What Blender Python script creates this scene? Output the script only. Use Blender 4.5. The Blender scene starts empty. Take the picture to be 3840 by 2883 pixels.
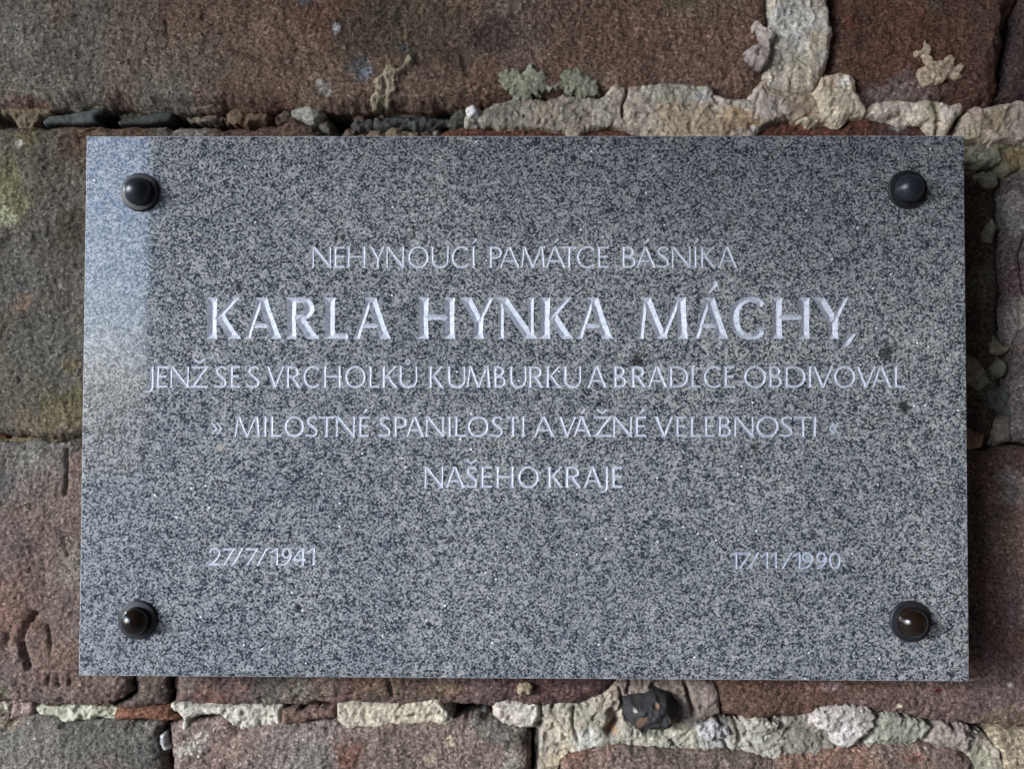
import bpy, math, random
import numpy as np

# ------------------------------------------------------------------ camera
F_PX, IW, IH = 2900.0, 3840.0, 2883.0
CAM = np.array([-0.0021, -0.7220, 0.0041])
RX, RY, RZ = math.radians(1.209), math.radians(-0.157), math.radians(0.587)
scene = bpy.context.scene
col = scene.collection


def rot(a, ax):
    c, s = math.cos(a), math.sin(a)
    return np.array({'x': [[1, 0, 0], [0, c, -s], [0, s, c]], 'y': [[c, 0, s], [0, 1, 0], [-s, 0, c]],
                     'z': [[c, -s, 0], [s, c, 0], [0, 0, 1]]}[ax])


CM = rot(RZ, 'z') @ rot(RX, 'x') @ rot(RY, 'y')
from mathutils import Matrix
cam_data = bpy.data.cameras.new('camera')
cam_data.sensor_width = 36.0
cam_data.lens = 36.0 * F_PX / IW
cam_data.clip_start = 0.02
cam_data.clip_end = 3000
cam = bpy.data.objects.new('camera', cam_data)
col.objects.link(cam)
m = np.eye(4)
m[:3, :3] = CM @ rot(math.radians(90), 'x')
m[:3, 3] = CAM
cam.matrix_world = Matrix(m.tolist())
scene.camera = cam

# ------------------------------------------------------------------ light
SUN_AZ, SUN_EL = 56.0, 14.0            # degrees left of the wall's normal, above the horizon
world = bpy.data.worlds.new("World")
scene.world = world
world.use_nodes = True
wn = world.node_tree
bg = wn.nodes['Background']
sky = wn.nodes.new('ShaderNodeTexSky')
sky.sky_type = 'NISHITA'
sky.sun_disc = False
sky.sun_elevation = math.radians(SUN_EL)
sky.sun_rotation = math.radians(180 + SUN_AZ)
sky.air_density = 0.7
sky.dust_density = 3.0
sky.ozone_density = 6.0
wn.links.new(sky.outputs[0], bg.inputs[0])
bg.inputs[1].default_value = 0.15
sun_d = bpy.data.lights.new('sun', 'SUN')
sun_d.energy = 0.55
sun_d.angle = math.radians(3)
sun_d.color = (1.0, 0.985, 0.96)
sun = bpy.data.objects.new('sun', sun_d)
col.objects.link(sun)
from mathutils import Vector
az, el = math.radians(SUN_AZ), math.radians(SUN_EL)
L = Vector((-math.sin(az) * math.cos(el), -math.cos(az) * math.cos(el), math.sin(el)))
sun.rotation_euler = L.to_track_quat('Z', 'Y').to_euler()
sun.location = L * 5
scene.view_settings.view_transform = 'Standard'
scene.view_settings.look = 'None'
scene.view_settings.exposure = 1.95
scene.view_settings.gamma = 1
scene.cycles.use_denoising = True
scene.cycles.max_bounces = 6

# ------------------------------------------------------------------ helpers
K = IW / 2212.0                         # the tracing below uses a 2212 px wide copy of the photograph


def P(px, py, y):
    """point on the plane y that appears at photo pixel px, py"""
    d = CM @ np.array([(px - IW / 2) / F_PX, 1.0, -(py - IH / 2) / F_PX])
    t = (y - CAM[1]) / d[1]
    q = CAM + d * t
    return q[0], q[2]


def D(px, py, y):
    return P(px * K, py * K, y)


def _hash(ix, iz, seed):
    h = (ix.astype(np.int64) * 374761393 + iz.astype(np.int64) * 668265263 + seed * 2147483647) & 0xffffffff
    h = ((h ^ (h >> 13)) * 1274126177) & 0xffffffff
    h = (h ^ (h >> 16)) & 0xffffffff
    return h / 4294967295.0


def vnoise(x, z, scale, seed=0):
    u, v = x / scale, z / scale
    iu, iv = np.floor(u), np.floor(v)
    fu, fv = u - iu, v - iv
    fu = fu * fu * fu * (fu * (fu * 6 - 15) + 10)
    fv = fv * fv * fv * (fv * (fv * 6 - 15) + 10)
    a, b = _hash(iu, iv, seed), _hash(iu + 1, iv, seed)
    c, d = _hash(iu, iv + 1, seed), _hash(iu + 1, iv + 1, seed)
    return ((a * (1 - fu) + b * fu) * (1 - fv) + (c * (1 - fu) + d * fu) * fv) * 2 - 1


def fbm(x, z, scale, octaves=4, seed=0, gain=0.5):
    s, a, n = 0, 1.0, 0
    for o in range(octaves):
        ang = 0.6 * o + seed
        xr, zr = x * math.cos(ang) - z * math.sin(ang), x * math.sin(ang) + z * math.cos(ang)
        s = s + a * vnoise(xr + 3.17 * o, zr - 1.3 * o, scale / 2.03 ** o, seed + o * 17)
        n += a
        a *= gain
    return s / n * 1.6


def sstep(a, b, x):
    t = np.clip((x - a) / (b - a), 0, 1)
    return t * t * (3 - 2 * t)


def lin(r, g, b):
    f = lambda c: ((c / 255 + 0.055) / 1.055) ** 2.4 if c > 10 else c / 255 / 12.92
    return np.array([f(r), f(g), f(b)])


def poly_sd(x, z, poly):
    """signed distance, positive inside"""
    d2 = np.full(x.shape, 1e9)
    inside = np.zeros(x.shape, bool)
    n = len(poly)
    for i in range(n):
        ax, az = poly[i]
        bx, bz = poly[(i + 1) % n]
        ex, ez = bx - ax, bz - az
        wx, wz = x - ax, z - az
        t = np.clip((wx * ex + wz * ez) / (ex * ex + ez * ez + 1e-12), 0, 1)
        dx, dz = wx - ex * t, wz - ez * t
        d2 = np.minimum(d2, dx * dx + dz * dz)
        c = ((az <= z) & (bz > z)) | ((bz <= z) & (az > z))
        if abs(ez) > 1e-12:
            inside ^= c & (x < ax + (z - az) / ez * ex)
    d = np.sqrt(d2)
    return np.where(inside, d, -d)


def line_dist(x, z, pts):
    d2 = np.full(x.shape, 1e9)
    for (ax, az), (bx, bz) in zip(pts[:-1], pts[1:]):
        ex, ez = bx - ax, bz - az
        wx, wz = x - ax, z - az
        t = np.clip((wx * ex + wz * ez) / (ex * ex + ez * ez + 1e-12), 0, 1)
        d2 = np.minimum(d2, (wx - ex * t) ** 2 + (wz - ez * t) ** 2)
    return np.sqrt(d2)


def mesh_from(name, verts, faces, mats, smooth=True, colors=None, face_mat=None):
    """faces: (n,4) or list of arrays of equal-length polys"""
    me = bpy.data.meshes.new(name)
    if not isinstance(faces, list):
        faces = [faces]
    faces = [f for f in faces if len(f)]
    me.vertices.add(len(verts))
    me.vertices.foreach_set('co', np.ascontiguousarray(verts, dtype=np.float32).ravel())
    loops = np.concatenate([f.ravel() for f in faces]).astype(np.int32)
    sizes = np.concatenate([np.full(len(f), f.shape[1]) for f in faces]).astype(np.int32)
    starts = np.concatenate([[0], np.cumsum(sizes)[:-1]]).astype(np.int32)
    me.loops.add(len(loops))
    me.loops.foreach_set('vertex_index', loops)
    me.polygons.add(len(sizes))
    me.polygons.foreach_set('loop_start', starts)
    me.polygons.foreach_set('use_smooth', np.full(len(sizes), smooth))
    for mt in (mats if isinstance(mats, list) else [mats]):
        me.materials.append(mt)
    if face_mat is not None:
        me.polygons.foreach_set('material_index', np.asarray(face_mat, dtype=np.int32))
    me.update(calc_edges=True)
    me.validate()
    if colors is not None:
        at = me.color_attributes.new('tint', 'FLOAT_COLOR', 'POINT')
        c4 = np.ones((len(verts), 4), np.float32)
        c4[:, :3] = colors
        at.data.foreach_set('color', c4.ravel())
    return me


def link(name, me, parent=None, **props):
    o = bpy.data.objects.new(name, me)
    col.objects.link(o)
    if parent is not None:
        o.parent = parent
    for k, v in props.items():
        o[k] = v
    return o


# ------------------------------------------------------------------ materials
def new_mat(name):
    mt = bpy.data.materials.new(name)
    mt.use_nodes = True
    nt = mt.node_tree
    return mt, nt, nt.nodes['Principled BSDF']


def node(nt, typ, **kw):
    n = nt.nodes.new(typ)
    for k, v in kw.items():
        if k in n.inputs.keys() if hasattr(n, 'inputs') else False:
            n.inputs[k].default_value = v
        else:
            setattr(n, k, v)
    return n


def ramp(nt, stops, interp='LINEAR'):
    r = nt.nodes.new('ShaderNodeValToRGB')
    r.color_ramp.interpolation = interp
    e = r.color_ramp.elements
    while len(e) < len(stops):
        e.new(0.5)
    for i, (p, c) in enumerate(stops):
        e[i].position = p
        c = (c, c, c) if isinstance(c, (int, float)) else c
        e[i].color = (*c, 1)
    return r


def mixc(nt, a, b, fac, blend='MIX'):
    mx = nt.nodes.new('ShaderNodeMix')
    mx.data_type = 'RGBA'
    mx.blend_type = blend
    for s, v in ((0, fac), (6, a), (7, b)):
        if isinstance(v, bpy.types.NodeSocket):
            nt.links.new(v, mx.inputs[s])
        else:
            mx.inputs[s].default_value = v if s == 0 else (*v, 1)
    return mx.outputs[2]


def stone_mat(name, grain_lo, grain_hi, grain_mm, speck, bump_mm, rough=0.92, spec=0.25):
    mt, nt, bs = new_mat(name)
    geo = nt.nodes.new('ShaderNodeNewGeometry')
    att = nt.nodes.new('ShaderNodeVertexColor')
    att.layer_name = 'tint'
    n1 = node(nt, 'ShaderNodeTexNoise', Scale=1000 / grain_mm, Detail=3.0, Roughness=0.7)
    nt.links.new(geo.outputs['Position'], n1.inputs['Vector'])
    r1 = ramp(nt, [(0.30, grain_lo), (0.5, 1.0), (0.70, grain_hi)])
    nt.links.new(n1.outputs[0], r1.inputs[0])
    c = mixc(nt, att.outputs['Color'], r1.outputs[0], 1.0, 'MULTIPLY')
    # separate grains: pale quartz and dark ones
    v = node(nt, 'ShaderNodeTexVoronoi', Scale=1000 / 2.3)
    nt.links.new(geo.outputs['Position'], v.inputs['Vector'])
    sep = nt.nodes.new('ShaderNodeSeparateColor')
    nt.links.new(v.outputs['Color'], sep.inputs[0])
    r2 = ramp(nt, [(0.0, 1 - speck), (0.3, 1 - speck * 0.3), (0.8, 1.0), (1.0, 1 + speck)])
    nt.links.new(sep.outputs[0], r2.inputs[0])
    c = mixc(nt, c, r2.outputs[0], 1.0, 'MULTIPLY')
    nt.links.new(c, bs.inputs['Base Color'])
    bs.inputs['Roughness'].default_value = rough
    bs.inputs['Specular IOR Level'].default_value = spec
    b = node(nt, 'ShaderNodeBump', Strength=1.0, Distance=bump_mm / 1000)
    n2 = node(nt, 'ShaderNodeTexNoise', Scale=1000 / (grain_mm * 1.6), Detail=4.0, Roughness=0.75)
    nt.links.new(geo.outputs['Position'], n2.inputs['Vector'])
    nt.links.new(n2.outputs[0], b.inputs['Height'])
    nt.links.new(b.outputs[0], bs.inputs['Normal'])
    return mt


M_SAND = stone_mat('sandstone', 0.44, 1.68, 2.6, 0.6, 2.3)
M_MORT = stone_mat('lime_mortar', 0.60, 1.32, 3.0, 0.25, 2.6)
M_SLATE = stone_mat('slate', 0.6, 1.4, 5.0, 0.25, 0.8, 0.75, 0.4)
M_LICH = stone_mat('lichen', 0.6, 1.4, 2.6, 0.35, 1.6)


def granite_mat():
    mt, nt, bs = new_mat('polished_granite')
    geo = nt.nodes.new('ShaderNodeNewGeometry')
    wob = node(nt, 'ShaderNodeTexNoise', Scale=700.0, Detail=2.0)
    nt.links.new(geo.outputs['Position'], wob.inputs['Vector'])
    sc = nt.nodes.new('ShaderNodeVectorMath')
    sc.operation = 'MULTIPLY_ADD'
    sc.inputs[1].default_value = (0.0015,) * 3
    nt.links.new(wob.outputs['Color'], sc.inputs[0])
    nt.links.new(geo.outputs['Position'], sc.inputs[2])
    v = node(nt, 'ShaderNodeTexVoronoi', Scale=1000 / 1.45)
    nt.links.new(sc.outputs[0], v.inputs['Vector'])
    sep = nt.nodes.new('ShaderNodeSeparateColor')
    nt.links.new(v.outputs['Color'], sep.inputs[0])
    cl = node(nt, 'ShaderNodeTexNoise', Scale=95.0, Detail=2.0)       # grains gather in loose clusters
    nt.links.new(geo.outputs['Position'], cl.inputs['Vector'])
    ad = nt.nodes.new('ShaderNodeMath')
    ad.operation = 'MULTIPLY_ADD'
    ad.inputs[1].default_value = 0.75
    nt.links.new(cl.outputs[0], ad.inputs[0])
    nt.links.new(sep.outputs[0], ad.inputs[2])
    sb = nt.nodes.new('ShaderNodeMath')
    sb.operation = 'SUBTRACT'
    sb.inputs[1].default_value = 0.375
    nt.links.new(ad.outputs[0], sb.inputs[0])
    r = ramp(nt, [(0.0, (0.018, 0.024, 0.031)), (0.22, (0.046, 0.056, 0.068)), (0.42, (0.125, 0.139, 0.155)),
                  (0.60, (0.205, 0.219, 0.232)), (0.8, (0.285, 0.298, 0.303)), (1.0, (0.40, 0.41, 0.405))])
    nt.links.new(sb.outputs[0], r.inputs[0])
    # rusty-tan feldspar here and there
    r3 = ramp(nt, [(0.955, 0.0), (0.965, 0.5)])
    nt.links.new(sep.outputs[1], r3.inputs[0])
    c = mixc(nt, r.outputs[0], (0.36, 0.30, 0.21), r3.outputs[0])
    # dark inclusions that the plaque carries in known places
    spots = [(1375, 779, 6.5), (515, 622, 4), (1952, 880, 6), (643, 1311, 4), (560, 640, 2.5), (1166, 860, 3), (1918, 762, 8), (1632, 968, 3.5),
             (985, 1010, 3), (740, 512, 3)]
    dmin = None
    dn = node(nt, 'ShaderNodeTexNoise', Scale=260.0, Detail=2.0)
    nt.links.new(geo.outputs['Position'], dn.inputs['Vector'])
    for sx, sy, sr in spots:
        X, Z = D(sx, sy, 0)
        dd = nt.nodes.new('ShaderNodeVectorMath')
        dd.operation = 'DISTANCE'
        dd.inputs[1].default_value = (X, 0, Z)
        nt.links.new(geo.outputs['Position'], dd.inputs[0])
        dv = nt.nodes.new('ShaderNodeMath')
        dv.operation = 'DIVIDE'
        dv.inputs[1].default_value = sr * K * 0.00055
        nt.links.new(dd.outputs['Value'], dv.inputs[0])
        if dmin is None:
            dmin = dv
        else:
            mn = nt.nodes.new('ShaderNodeMath')
            mn.operation = 'MINIMUM'
            nt.links.new(dmin.outputs[0], mn.inputs[0])
            nt.links.new(dv.outputs[0], mn.inputs[1])
            dmin = mn
    a2 = nt.nodes.new('ShaderNodeMath')
    a2.operation = 'MULTIPLY_ADD'
    a2.inputs[1].default_value = 2.2
    nt.links.new(dn.outputs[0], a2.inputs[0])
    nt.links.new(dmin.outputs[0], a2.inputs[2])
    r4 = ramp(nt, [(0.0, 0.9), (1.0, 0.9)])
    mr = node(nt, 'ShaderNodeMapRange')
    mr.inputs[1].default_value = 1.7
    mr.inputs[2].default_value = 2.3
    mr.inputs[3].default_value = 0.85
    mr.inputs[4].default_value = 0.0
    nt.links.new(a2.outputs[0], mr.inputs[0])
    c = mixc(nt, c, (0.018, 0.016, 0.014), mr.outputs[0])
    for sx, sy, sr, pc in ((1745, 1204, 6, (0.42, 0.46, 0.48)), (474, 966, 7, (0.40, 0.36, 0.28)), (1050, 908, 4, (0.36, 0.31, 0.27)), (1290, 572, 4, (0.38, 0.33, 0.24)), (915, 858, 3, (0.37, 0.32, 0.25)), (780, 1340, 3, (0.38, 0.34, 0.28))):
        X, Z = D(sx, sy, 0)
        dd = nt.nodes.new('ShaderNodeVectorMath')
        dd.operation = 'DISTANCE'
        dd.inputs[1].default_value = (X, 0, Z)
        nt.links.new(sc.outputs[0], dd.inputs[0])
        dd.inputs[1].default_value = (X + 0.00075, 0.00075, Z + 0.00075)
        ml_ = node(nt, 'ShaderNodeMapRange')
        ml_.inputs[1].default_value = sr * K * 0.0002
        ml_.inputs[2].default_value = sr * K * 0.0003
        ml_.inputs[3].default_value = 0.85
        ml_.inputs[4].default_value = 0.0
        nt.links.new(dd.outputs['Value'], ml_.inputs[0])
        c = mixc(nt, c, pc, ml_.outputs[0])
    # mica flakes, their glints painted in as near-white colour
    vm = node(nt, 'ShaderNodeTexVoronoi', Scale=1000 / 3.4)
    nt.links.new(geo.outputs['Position'], vm.inputs['Vector'])
    sm = nt.nodes.new('ShaderNodeSeparateColor')
    nt.links.new(vm.outputs['Color'], sm.inputs[0])
    g = nt.nodes.new('ShaderNodeMath')
    g.operation = 'GREATER_THAN'
    g.inputs[1].default_value = 0.993
    nt.links.new(sm.outputs[0], g.inputs[0])
    l = nt.nodes.new('ShaderNodeMath')
    l.operation = 'LESS_THAN'
    l.inputs[1].default_value = 0.28
    nt.links.new(vm.outputs['Distance'], l.inputs[0])
    ml = nt.nodes.new('ShaderNodeMath')
    ml.operation = 'MULTIPLY'
    nt.links.new(g.outputs[0], ml.inputs[0])
    nt.links.new(l.outputs[0], ml.inputs[1])
    c = mixc(nt, c, (0.85, 0.87, 0.9), ml.outputs[0])
    big = node(nt, 'ShaderNodeTexNoise', Scale=9.0, Detail=4.0, Roughness=0.6)
    nt.links.new(geo.outputs['Position'], big.inputs['Vector'])
    rb = ramp(nt, [(0.3, (0.80, 0.80, 0.82)), (0.7, (1.08, 1.06, 1.03))])
    nt.links.new(big.outputs[0], rb.inputs[0])
    c = mixc(nt, c, rb.outputs[0], 1.0, 'MULTIPLY')
    nt.links.new(c, bs.inputs['Base Color'])
    bs.inputs['Roughness'].default_value = 0.055
    bs.inputs['IOR'].default_value = 1.52
    return mt


M_GRAN = granite_mat()


def sawn_mat():
    mt, nt, bs = new_mat('sawn_granite_edge')
    geo = nt.nodes.new('ShaderNodeNewGeometry')
    v = node(nt, 'ShaderNodeTexVoronoi', Scale=1000 / 2.5)
    nt.links.new(geo.outputs['Position'], v.inputs['Vector'])
    sep = nt.nodes.new('ShaderNodeSeparateColor')
    nt.links.new(v.outputs['Color'], sep.inputs[0])
    r = ramp(nt, [(0.0, (0.16, 0.17, 0.19)), (0.5, (0.36, 0.37, 0.38)), (1.0, (0.55, 0.56, 0.56))])
    nt.links.new(sep.outputs[0], r.inputs[0])
    nt.links.new(r.outputs[0], bs.inputs['Base Color'])
    bs.inputs['Roughness'].default_value = 0.7
    return mt


M_SAWN = sawn_mat()


def letter_mat(name, lo, hi, patchy):
    mt, nt, bs = new_mat(name)
    geo = nt.nodes.new('ShaderNodeNewGeometry')
    n1 = node(nt, 'ShaderNodeTexNoise', Scale=420.0, Detail=3.0, Roughness=0.7)
    nt.links.new(geo.outputs['Position'], n1.inputs['Vector'])
    r = ramp(nt, [(0.35 - patchy, lo), (0.62, hi)])
    nt.links.new(n1.outputs[0], r.inputs[0])
    nt.links.new(r.outputs[0], bs.inputs['Base Color'])
    bs.inputs['Roughness'].default_value = 0.6
    b = node(nt, 'ShaderNodeBump', Strength=0.5, Distance=0.0006)
    n2 = node(nt, 'ShaderNodeTexNoise', Scale=600.0, Detail=2.0)
    nt.links.new(geo.outputs['Position'], n2.inputs['Vector'])
    nt.links.new(n2.outputs[0], b.inputs['Height'])
    nt.links.new(b.outputs[0], bs.inputs['Normal'])
    return mt


M_LET = letter_mat('bruised_white_granite', (0.33, 0.355, 0.41), (0.55, 0.58, 0.66), -0.02)
M_LET_DARKER = letter_mat('darker_white_granite', (0.28, 0.305, 0.355), (0.47, 0.50, 0.57), -0.02)  # the letter white a step darker, for letters on the right
M_LETW = letter_mat('worn_carving', (0.22, 0.25, 0.30), (0.42, 0.47, 0.56), 0.0)


def stud_mat(name, base, rough, dust):
    mt, nt, bs = new_mat(name)
    geo = nt.nodes.new('ShaderNodeNewGeometry')
    n1 = node(nt, 'ShaderNodeTexNoise', Scale=160.0, Detail=5.0, Roughness=0.7)
    nt.links.new(geo.outputs['Position'], n1.inputs['Vector'])
    r = ramp(nt, [(0.35, base), (0.75, dust)])
    nt.links.new(n1.outputs[0], r.inputs[0])
    nt.links.new(r.outputs[0], bs.inputs['Base Color'])
    bs.inputs['Roughness'].default_value = rough
    bs.inputs['IOR'].default_value = 1.45
    b = node(nt, 'ShaderNodeBump', Strength=0.3, Distance=0.0005)
    n2 = node(nt, 'ShaderNodeTexNoise', Scale=300.0, Detail=4.0)
    nt.links.new(geo.outputs['Position'], n2.inputs['Vector'])
    nt.links.new(n2.outputs[0], b.inputs['Height'])
    nt.links.new(b.outputs[0], bs.inputs['Normal'])
    return mt


M_STUD_T = stud_mat('dusty_black_metal', (0.010, 0.012, 0.016), 0.33, (0.026, 0.033, 0.045))
M_STUD_B = stud_mat('glossy_dark_brown_metal', (0.008, 0.0045, 0.003), 0.15, (0.014, 0.008, 0.005))


M_FLANGE = stud_mat('blackened_flange', (0.008, 0.008, 0.010), 0.5, (0.02, 0.02, 0.024))


def plain_mat(name, c0, c1, scale, rough=0.95):
    mt, nt, bs = new_mat(name)
    geo = nt.nodes.new('ShaderNodeNewGeometry')
    n1 = node(nt, 'ShaderNodeTexNoise', Scale=scale, Detail=6.0, Roughness=0.65)
    nt.links.new(geo.outputs['Position'], n1.inputs['Vector'])
    r = ramp(nt, [(0.3, c0), (0.7, c1)])
    nt.links.new(n1.outputs[0], r.inputs[0])
    nt.links.new(r.outputs[0], bs.inputs['Base Color'])
    bs.inputs['Roughness'].default_value = rough
    bs.inputs['Specular IOR Level'].default_value = 0.2
    return mt


# ------------------------------------------------------------------ the sheltered place the plaque hangs in
def box(name, x0, x1, y0, y1, z0, z1, mat, parent=None, **props):
    v = np.array([[x, y, z] for z in (z0, z1) for y in (y0, y1) for x in (x0, x1)], float)
    f = np.array([[0, 2, 3, 1], [4, 5, 7, 6], [0, 1, 5, 4], [2, 6, 7, 3], [0, 4, 6, 2], [1, 3, 7, 5]])
    return link(name, mesh_from(name, v, f, mat, smooth=False), parent, **props)


M_FAR = plain_mat('far_sandstone', (0.34, 0.27, 0.23), (0.62, 0.52, 0.45), 5)
M_GROUND = plain_mat('earth', (0.05, 0.05, 0.03), (0.11, 0.10, 0.07), 2)
M_VALLEY = plain_mat('pale_fields', (0.26, 0.28, 0.26), (0.48, 0.50, 0.48), 0.01)
M_FLOOR = plain_mat('stone_floor', (0.30, 0.27, 0.23), (0.48, 0.44, 0.38), 4)
EDGE = -1.76
gv = np.array([[-7, -12, -1.45], [7, -12, -1.45], [7, 7, -1.45], [-7, 7, -1.45]], float)
link('ground', mesh_from('ground', gv, np.array([[0, 1, 2, 3]]), M_FLOOR, smooth=False), kind='structure')
vx, vy = np.meshgrid(np.linspace(-2200, 2200, 90), np.linspace(-2200, 2200, 90), indexing='ij')
vz = -210 + 15 * fbm(vx, vy, 500, 4, 3) + 195 * np.exp(-((vx ** 2 + vy ** 2) / 60.0 ** 2))   # the castle hill and the land below it
ii = np.arange(vx.size).reshape(vx.shape)
link('hillside', mesh_from('hillside', np.stack([vx.ravel(), vy.ravel(), vz.ravel()], 1), np.stack([ii[:-1, :-1].ravel(), ii[1:, :-1].ravel(), ii[1:, 1:].ravel(), ii[:-1, 1:].ravel()], 1), M_VALLEY), kind='structure')
M_BRIGHT_GROUND = plain_mat('bright_ground', (0.30, 0.30, 0.29), (0.46, 0.46, 0.45), 1.5)  # unseen pale ground, added to carry the reflected bright strip lower
yv = np.array([[-6.9, -11.9, -1.446], [-2.6, -11.9, -1.446], [-2.6, 6.9, -1.446], [-6.9, 6.9, -1.446]], float)
link('added_bright_ground', mesh_from('added_bright_ground', yv, np.array([[0, 1, 2, 3]]), M_BRIGHT_GROUND, smooth=False), kind='structure')
box('passage_wall', EDGE, 3.3, -3.5, -2.9, -1.446, 1.30, M_FAR, kind='structure')
box('passage_end_wall', 2.7, 3.3, -2.897, 0.5, -1.446, 1.30, M_FAR, kind='structure')
box('passage_ceiling', EDGE, 3.3, -3.5, 0.5, 1.303, 1.70, M_FAR, kind='structure')

av, af = [], []  # unseen arch, added and shaped to dim the plaque's upper part
ys_ = np.linspace(0.5, -3.5, 25)
zs_ = np.interp(ys_, [-3.5, -2.4, -2.15, -1.7, -1.3, -0.9, 0.5], [1.60, 1.42, 1.10, 0.86, 0.80, 0.74, 0.57])
for xx_ in (EDGE - 0.25, EDGE - 0.003):
    for k_ in range(25):
        av += [[xx_, ys_[k_], zs_[k_]], [xx_, ys_[k_], 1.70]]
for k_ in range(24):
    p_, q_ = 2 * k_, 2 * k_ + 50
    af += [[p_, p_ + 1, p_ + 3, p_ + 2], [q_, q_ + 2, q_ + 3, q_ + 1], [p_, p_ + 2, q_ + 2, q_], [p_ + 1, q_ + 1, q_ + 3, p_ + 3]]
af += [[0, 50, 51, 1], [48, 49, 99, 98]]
link('added_shade_arch', mesh_from('added_shade_arch', np.array(av), np.array(af), M_FAR, smooth=False), kind='structure')

# ------------------------------------------------------------------ wall pieces
wall = link('rubble_stone_wall', None)
wall['label'] = 'old weathered red and grey sandstone wall with crumbling lime mortar behind the plaque'
wall['category'] = 'stone wall'

BR = lin(104, 86, 75)       # brown sandstone as seen
RD = lin(102, 72, 62)
GR = lin(98, 96, 90)
OL = lin(96, 96, 76)
PU = lin(100, 84, 84)
PK = lin(128, 112, 106)
CR = lin(172, 163, 148)
GY = lin(140, 140, 132)
SEED = [1]
Y_BACK = 0.165
WOFF = 0.011


def relief(name, poly, y, color, mat=None, g=0.0013, edge_noise=0.003, edge_scale=0.018, rw=0.012, rd=0.010,
           big=0.003, mid=0.0012, fine=0.0010, fine_scale=0.0040, col2=None, col2_amt=0.6, col2_scale=0.12, blotches=(),
           grooves=(), holes=(), thick=None, tilt=(0, 0), label=None, rough_edge=0.0, edge_gain=0.58, bright=1.0, lump=0.0, pits=0.0, apron=0.0, apron_drop=0.010, light=0.12, round_pow=2.0, parent=wall, kind=None):
    """one stone or mortar piece: traced outline, own rounded and pitted face, sides running back into the wall"""
    SEED[0] += 7
    y = y + WOFF
    s = SEED[0]
    mat = mat or M_SAND
    pw = [D(a, b, y) for a, b in poly]
    xs, zs = [p[0] for p in pw], [p[1] for p in pw]
    pad = edge_noise * 2 + g * 2 + apron
    X = np.arange(min(xs) - pad, max(xs) + pad + g, g)
    Z = np.arange(min(zs) - pad, max(zs) + pad + g, g)
    x, z = np.meshgrid(X, Z, indexing='ij')
    f = poly_sd(x, z, pw)
    fs = f + edge_noise * 0.5 * fbm(x, z, edge_scale * 2, 2, s, 0.5)
    f = f + edge_noise * fbm(x, z, edge_scale, 5, s, edge_gain)
    for hx, hz, hr in holes:
        cx, cz = D(hx, hz, y)
        rr = hr * K * 0.000265
        f = np.minimum(f, np.sqrt((x - cx) ** 2 + (z - cz) ** 2) - rr * (1 + 0.35 * fbm(x, z, rr, 2, s + 3)))
    f0 = f
    f = f + apron
    quad = (f[:-1, :-1] + f[1:, :-1] + f[:-1, 1:] + f[1:, 1:]) > 0
    # snap the rim to the outline
    gx, gz = np.gradient(f, g)
    gl = gx * gx + gz * gz + 1e-6
    near = np.abs(f) < g * 0.75
    mv = np.where(near, np.clip(f / gl, -g * 0.55, g * 0.55), 0)
    xx, zz = x - gx * mv, z - gz * mv
    fi = np.clip(f0, 0, None)
    e = 1 - np.clip(fi / rw, 0, 1)
    dy = rd * e ** round_pow
    if apron:
        dy = dy + apron_drop * np.clip(-fs / apron, 0, 1) ** 1.2
    dy = dy - big * fbm(x, z, 0.11, 3, s + 1) - mid * fbm(x, z, 0.022, 3, s + 2)
    fn = fbm(x, z, fine_scale, 3, s + 5, 0.6)
    dy = dy - fine * fn
    if lump:
        ln = fbm(x, z, 0.014, 3, s + 9)
        dy = dy - lump * np.abs(ln)
    else:
        ln = fn
    if pits:
        pn = fbm(x, z, 0.007, 3, s + 15, 0.6)
        dy = dy + pits * sstep(0.30, 0.75, pn) + pits * 0.5 * sstep(0.15, 0.4, fbm(x, z, 0.03, 4, s + 17, 0.65))
    shade = 1 + light * fbm(x, z, 0.02, 4, s + 11) + light * 0.5 * fn
    cc = np.ones(x.shape + (3,)) * color
    if col2 is not None:
        w = np.clip(0.5 + 0.9 * fbm(x, z, col2_scale, 5, s + 13, 0.6), 0, 1)[..., None] * col2_amt
        cc = cc * (1 - w) + col2 * w
    for bl in blotches:
        bx, bz, br, bc, ba = bl[:5]
        asp = bl[5] if len(bl) > 5 else 1.0
        cx, cz = D(bx, bz, y)
        rr = br * K * 0.000265
        d = np.sqrt(((x - cx) / asp) ** 2 + (z - cz) ** 2) / rr + 0.55 * fbm(x, z, rr * 0.8, 5, s + int(bx), 0.62)
        w = (sstep(1.15, 0.55, d) * ba)[..., None]
        cc = cc * (1 - w) + bc * w
    for gp, gw, gd in grooves:
        pts = [D(a, b, y) for a, b in gp]
        gwm = gw * K * 0.000265
        dd = line_dist(x, z, pts) + gwm * 0.22 * fbm(x, z, 0.02, 2, s + 21)
        prof = np.exp(-(dd / gwm) ** 2)
        dy = dy + gd * prof
    cc = cc * shade[..., None]
    gm = cc.mean(-1, keepdims=True)
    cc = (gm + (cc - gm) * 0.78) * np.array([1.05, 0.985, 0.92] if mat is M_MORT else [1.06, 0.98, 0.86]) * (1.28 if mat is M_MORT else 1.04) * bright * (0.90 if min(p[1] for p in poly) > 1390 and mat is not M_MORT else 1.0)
    yy = y + dy + tilt[0] * (x - np.mean(xs)) + tilt[1] * (z - np.mean(zs))
    # keep clear of the plaque's back
    xa, za = np.abs(x) < 0.45, np.abs(z) < 0.29
    yy = np.where(xa & za & (yy < 0.0335), 0.0335, yy)
    nz = x.shape[1]
    idx = np.arange(x.size).reshape(x.shape)
    qi = np.argwhere(quad)
    a, b = qi[:, 0], qi[:, 1]
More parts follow.
